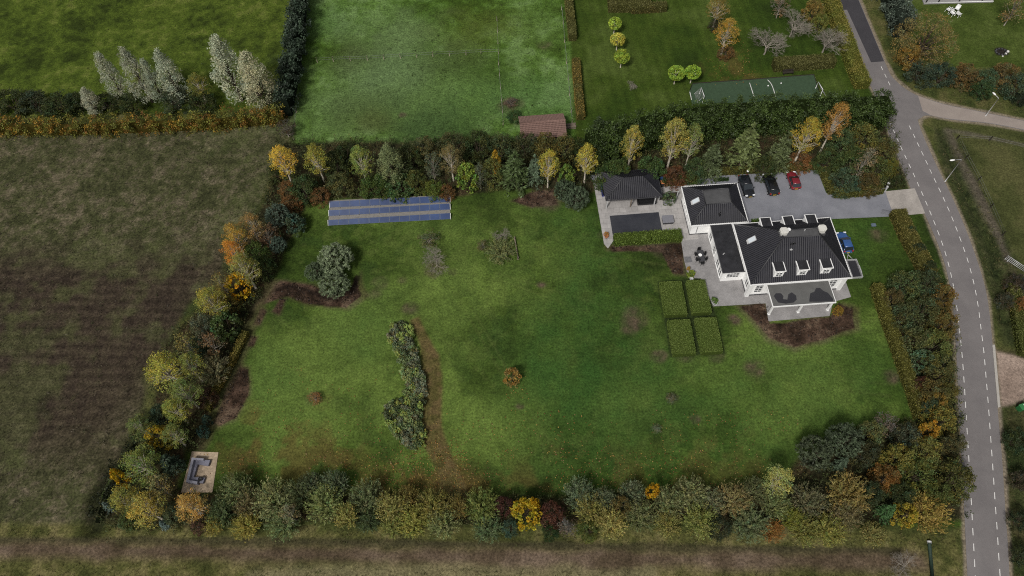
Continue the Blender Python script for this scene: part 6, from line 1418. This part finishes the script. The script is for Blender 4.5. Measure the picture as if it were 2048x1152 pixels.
 ('sparse', 2030, 18, 44, 7, (.2, .15, .06), 'thin tan tree on the lawn beyond the side road'),
 ('bush', 2034, 565, 40, 3, (.06, .05, .035), 'brown grey shrub behind the field gate'),
 ('bush', 2012, 600, 34, 2.4, (.06, .06, .035), 'low grey brown shrub along the ditch'),
 ('bush', 2045, 610, 36, 2.6, (.17, .09, .03), 'rusty shrub at the photo edge behind the hedge'),
 ('bush', 2040, 880, 50, 3.4, (.035, .055, .02), 'dark shrub at the photo edge below the green container'),
 ('bush', 2044, 960, 40, 3, (.06, .05, .03), 'brown shrub at the photo edge beside the road'),
 ('bush', 2042, 1040, 40, 3, (.035, .05, .02), 'dark green shrub beside the road near the bottom edge'),
 ('bush', 2046, 1110, 40, 3, (.045, .06, .025), 'green shrub beside the road at the bottom corner'),
 ('sparse', 1022, 205, 30, 1.3, (.1, .07, .05), 'brown twiggy patch shrub by the stake fence'),
 ('bush', 1030, 232, 34, 1.4, (.04, .075, .02), 'green low shrub beside the shed'),
]
GROUPS = {'poplar': 'poplars and silver trees', 'birch': 'birches and slender trees', 'bush': 'shrubs in the belts', 'willow': 'willow shrubs along the dirt track', 'pine': 'pines', 'spruce': 'conifers', 'globe': 'round topped trees', 'maple': 'yellow maples', 'sparse': 'thin half bare trees', 'bare': 'leafless trees and shrubs', 'holly': 'evergreen shrubs', 'low': 'low shrubs', 'broad': 'spreading trees'}
for q in PLANTS:
    k, x, y, w_, h_, c, lab = q[:7]
    if k == 'willow': c = (c[0] * 1.32, c[1] * 1.25, c[2] * 1.05)
    elif k == 'birch': m_ = sum(c) / 3; c = tuple((v * .93 + m_ * .07) * k_ for v, k_ in zip(c, (.95, 1.1, .8)))
    elif k == 'maple': c = tuple(v * .6 for v in c)
    put(k, x, y, w_, h_, c, lab, GROUPS[k], q[7] if len(q) > 7 else None, {'plant': 'garden_plant', 'brushwood': 'branch_heap'}.get(q[7]) if len(q) > 7 else None)

# hedges
BEECH = (.15, .118, .032)
wild_hedge('tall_hedge', [(13.5, 85.2), (22, 88.4), (31, 90.4), (42, 91.4), (54, 91.8), (65.8, 92)], 4.4, 6.0, [(.03, .05, .011), (.038, .062, .013), (.05, .08, .017)], 'tall dense dark green conifer hedge between pitch and villa garden', .14, 36, rough=.38, kind='needle', world=True)
wild_hedge('conifer_hedge', [(1763, -30), (1778, 20), (1797, 75)], 3.6, 4.0, [(.075, .1, .075), (.09, .115, .085), (.05, .07, .05)], 'blue grey conifer hedge beyond the road above the junction', .15, 26, rough=.6, kind='needle')
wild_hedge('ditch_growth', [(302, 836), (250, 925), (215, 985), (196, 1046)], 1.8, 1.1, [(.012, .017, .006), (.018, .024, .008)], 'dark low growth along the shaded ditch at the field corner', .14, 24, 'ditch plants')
wild_hedge('evergreen_row', [(612, -40), (604, 60), (592, 150), (578, 232)], 2.6, 4.6, [(.035, .055, .035), (.045, .07, .042), (.028, .042, .026)], 'dark evergreen row between the meadow and the pasture', .2, 22, rough=.8, kind='needle')
wild_hedge('orange_hedge', [(-60, 268), (150, 268), (300, 262), (440, 256), (572, 244)], 2.0, 3.2, [(.19, .17, .03), (.15, .16, .03), (.3, .17, .025), (.2, .1, .025), (.17, .17, .03), (.14, .15, .03)], 'long orange and olive beech hedge bordering the wild field', .13, 26, rough=.8)
for i, (pts, wd, hh, c, tp, lab) in enumerate((
  ([(1135, -20), (1138, 20), (1145, 82)], 1.5, 1.6, BEECH, (.19, .14, .035), 'straight copper beech hedge at the top of the pasture boundary'),
  ([(1151, 128), (1156, 190), (1161, 240)], 1.4, 1.6, (.16, .12, .032), (.25, .14, .03), 'straight copper beech hedge near the shed on the pasture boundary'),
  ([(1216, 12), (1260, 12), (1298, 10)], 4.2, 1.9, BEECH, (.16, .12, .035), 'block shaped beech hedge at the top of the neighbouring lawn'),
  ([(1262, 24), (1331, 20)], 1.5, 1.7, BEECH, (.17, .11, .03), 'low copper hedge in front of the block shaped one'),
  ([(1545, 137), (1600, 134), (1664, 129)], 2.2, 1.9, (.14, .11, .03), (.17, .13, .04), 'clipped copper hedge behind the dark bench'),
  ([(1650, -20), (1668, 40), (1690, 95), (1705, 140), (1722, 178)], 2.6, 2.0, (.2, .17, .03), (.26, .18, .035), 'yellow hedge running along the road beside the leafless trees'),
  ([(1790, 430), (1812, 480), (1835, 520), (1853, 556)], 2.3, 1.7, (.15, .11, .025), (.19, .125, .03), 'wide copper hedge between the lawn and the road'),
  ([(1748, 577), (1768, 640), (1795, 715), (1818, 780), (1836, 838)], 1.5, 1.7, (.16, .12, .025), (.2, .15, .03), 'narrow orange olive hedge along the roadside wood'),
  ([(494, 668), (470, 718), (440, 775), (417, 822)], 1.0, 1.1, (.19, .14, .03), (.25, .15, .03), 'low orange hedge strip between belt and soil bed'),
  ([(1228, 484), (1300, 478), (1361, 474)], 1.9, 1.1, (.1, .15, .025), (.12, .17, .03), 'fresh green clipped hedge in front of the covered pool'),
  ([(1396, 349), (1500, 343), (1632, 335)], 1.1, .9, (.15, .11, .025), (.17, .13, .03), 'low ochre hedge behind the parked cars'),
  ([(1640, 340), (1652, 364), (1662, 389)], 1.2, 1.1, (.14, .11, .025), (.16, .12, .03), 'ochre hedge at the end of the parking gravel'),
  ([(1666, 392), (1715, 389), (1762, 383)], 1.3, 1.2, (.1, .1, .025), (.13, .11, .025), 'olive hedge along the driveway to the gate'),
  ([(1328, 365), (1360, 362), (1394, 357)], 1.6, 1.0, (.14, .085, .025), (.13, .12, .028), 'low ochre hedge beside the wheelie bins'),
  ([(2020, 575), (2032, 640), (2044, 712)], 1.6, 1.3, (.12, .11, .025), (.15, .12, .03), 'olive hedge across the road beside the sandy parking area'),
  ([(1428, 362), (1456, 360)], .6, .5, (.03, .06, .015), (.04, .07, .02), 'low dark box edging behind the garage'),
  ([(1503, 446), (1516, 445)], .8, .6, (.06, .11, .02), (.07, .12, .02), 'short green box edging between garage and first rear dormer'),
  )):
    hedge('clipped_hedge', pts, wd, hh, c, lab, top=tp)
Z = 1.0
for q, lab in (([(1319.5, 564), (1363, 561), (1374.5, 625), (1331, 631)], 'clipped green hedge block at the far pool side of the four'), ([(1374, 561), (1409, 558), (1424.5, 622), (1385, 626)], 'clipped green hedge block touching the terrace'), ([(1336, 641), (1379, 637), (1393, 705), (1346, 708)], 'clipped green hedge block at the near open lawn side of the four'), ([(1391, 636), (1431, 633), (1447.5, 701), (1403, 705)], 'clipped green hedge block nearest the soil bed of the porch')):
    c = [P(x, y, Z)[:2] for x, y in q]; a, b = (c[0] + c[1]) / 2, (c[3] + c[2]) / 2; e = (b - a) / np.linalg.norm(b - a)
    wd = (np.linalg.norm(c[1] - c[0]) + np.linalg.norm(c[2] - c[3])) / 2
    hedge('hedge_block', [a, b], wd, Z, (.12, .175, .034), lab, leaf=.055, dens=190, rough=.025, world=True, vary=(.75, 1.25), top=(.14, .19, .042), group='hedge blocks beside the terrace')

# evergreen bed beside the curving path: individual low shrubs
BED = np.array([(782, 650), (800, 640), (818, 648), (826, 690), (836, 730), (846, 752), (848, 790), (838, 822), (846, 870), (840, 898), (812, 888), (776, 850), (768, 822), (790, 804), (812, 802), (814, 760), (800, 712), (778, 672)], float)
def inside(p, poly):
    x, y = p; r = False; n = len(poly)
    for i in range(n):
        (x0, y0), (x1, y1) = poly[i], poly[(i + 1) % n]
        if (y0 > y) != (y1 > y) and x < (x1 - x0) * (y - y0) / (y1 - y0) + x0: r = not r
    return r
pts = []
_try = 0
while len(pts) < 115 and _try < 9000:
    _try += 1
    q = np.array([rng.uniform(766, 850), rng.uniform(640, 900)])
    if inside(q, BED) and all(np.linalg.norm((q - r) * (1, 1.1)) > 7.6 for r in pts): pts.append(q)
for x, y in pts:
    c = [(.2, .26, .1), (.15, .2, .085), (.28, .34, .09), (.1, .13, .06), (.18, .2, .12)][rng.integers(0, 5)]
    put('low', x, y, rng.uniform(17, 24), rng.uniform(.7, 1.2), c, 'low grey green evergreen shrub in the bed beside the curving path', 'low evergreen shrubs of the path bed')

# ------------------------------------------------------------------ loose cover: undergrowth, weeds, fallen leaves
def scatter_in(px, n):
    w_ = poly_w(px); lo, hi = w_.min(0), w_.max(0); out = np.empty((0, 2))
    while len(out) < n:
        q = rng.uniform(lo, hi, (n * 2, 2)); x, y = q[:, 0], q[:, 1]; r = np.zeros(len(q), bool)
        for i in range(len(w_)):
            a, b = w_[i], w_[(i + 1) % len(w_)]
            with np.errstate(divide='ignore', invalid='ignore'): xi = (b[0] - a[0]) * (y - a[1]) / (b[1] - a[1]) + a[0]
            r ^= ((a[1] > y) != (b[1] > y)) & (x < xi)
        out = np.vstack([out, q[r]])
    return out[:n]
def area(px):
    w_ = poly_w(px); x, y = w_[:, 0], w_[:, 1]; return abs(np.dot(x, np.roll(y, 1)) - np.dot(y, np.roll(x, 1))) / 2
def blades(name, polys, dens, hgt, leaf, cols, per, label, cat, up=.2, asp=.3, clump=0.0):
    Vs, Ts = [], []; cols = np.array(cols, float)
    for px in polys:
        n = int(area(px) * dens); c = scatter_in(px, n)
        if clump:
            keep = fbm(c[:, 0], c[:, 1], 4, 91, 3) + rng.normal(0, .05, n) > clump; c = c[keep]; n = len(c)
        g = np.repeat(np.arange(n), per); s = rng.uniform(.5, 1.2, n)
        p = np.c_[c[g] + rng.normal(0, .12 + leaf * .4, (len(g), 2)), rng.uniform(.15, 1, len(g)) * hgt * s[g]]
        ax = np.c_[rng.normal(0, .5, (len(g), 2)), np.full(len(g), .8)]
        Vs.append(leaf_quads(p, leaf * s[g][:, None], rng, up, asp, ax, .2)); k = cols[rng.integers(0, len(cols), n)] * rng.uniform(.65, 1.35, n)[:, None]
        Ts.append(np.repeat(k[g] * rng.uniform(.8, 1.2, len(g))[:, None], 4, axis=0))
    V, T = np.vstack(Vs), np.vstack(Ts)
    o = mesh_np(name, V, quads_faces(len(V) // 4), M_LEAF, T); tag(o, label, cat, None, 'stuff'); return o
blades('undergrowth', [LEFT_BELT, TOP_BELT, BOTTOM_BELT], 2.6, 1.8, .15, [(.055, .072, .022), (.075, .085, .028), (.05, .06, .022), (.04, .056, .018), (.1, .09, .032)], 14, 'dark leafy undergrowth beneath the tree belts', 'undergrowth', .4, .45)
blades('weeds', [FIELD], 1.1, .42, .16, [(.05, .05, .024), (.04, .034, .02), (.075, .065, .035), (.035, .045, .014), (.06, .055, .03), (.1, .085, .06)], 6, 'rough tussocky weeds across the wild field', 'weeds', .1, .22, .36)
blades('soil_clods', BEDS, 5, .16, .12, [(.03, .02, .014), (.05, .034, .024), (.02, .013, .01), (.075, .055, .04)], 3, 'dark crumbly clods on the dug soil beds', 'soil', 1.5, .7)
blades('rough_grass', [MEADOW, PASTURE], .8, .25, .13, [(.04, .065, .011), (.055, .085, .015), (.03, .045, .008)], 6, 'tufted grass of the meadow and pasture', 'grass', .1, .22, .42)
blades('verge_grass', [[(-60, 1062), (430, 1052), (1925, 1062), (1925, 1098), (1100, 1092), (-60, 1080)], [(-60, 1128), (500, 1132), (1100, 1142), (1860, 1148), (1860, 1190), (-60, 1190)], [(1866, 262), (1925, 285), (1985, 420), (2040, 540), (2060, 690), (2000, 690), (1975, 560), (1915, 400)], [(2006, 820), (2060, 830), (2060, 1160), (2026, 1160)], [(1790, 165), (1840, 160), (2060, 205), (2060, 232), (1870, 200)]], 2.2, .35, .14, [(.07, .08, .022), (.1, .095, .035), (.05, .065, .018), (.13, .11, .05)], 6, 'long verge grass beside the track and roads', 'grass', .1, .22, .3)
def fallen(polys):
    Vs, Ts = [], []; cols = np.array([(.28, .17, .04), (.22, .1, .03), (.34, .24, .06), (.15, .08, .03), (.3, .2, .09)])
    for px, d in polys:
        n = int(area(px) * d); c = scatter_in(px, n); k = fbm(c[:, 0], c[:, 1], 5, 95, 3) + rng.normal(0, .06, n) > .46; c = c[k]; n = len(c)
        Vs.append(leaf_quads(np.c_[c, np.full(n, .09)], .085, rng, 3.0, .7)); Ts.append(np.repeat(cols[rng.integers(0, 5, n)] * rng.uniform(.6, 1.3, n)[:, None], 4, axis=0))
    V, T = np.vstack(Vs), np.vstack(Ts); o = mesh_np('fallen_leaves', V, quads_faces(len(V) // 4), M_LEAF, T); tag(o, 'yellow and brown fallen leaves scattered over grass and path', 'leaves', None, 'stuff')
fallen([([(440, 905), (1610, 900), (1620, 985), (440, 990)], 5), ([(440, 860), (560, 820), (1600, 820), (1610, 900), (440, 905)], 1.5), ([(560, 730), (840, 730), (840, 860), (480, 860)], 1.2), ([(800, 880), (920, 880), (970, 990), (740, 990)], 6), ([(1400, 90), (1490, 80), (1520, 170), (1420, 170)], 4), ([(384, 905), (437, 905), (425, 985), (372, 985)], 2.5), ([(1020, 740), (1050, 740), (1060, 800), (1010, 800)], 3), ([(1760, 100), (1900, 150), (1880, 195), (1790, 150)], 1.5)])
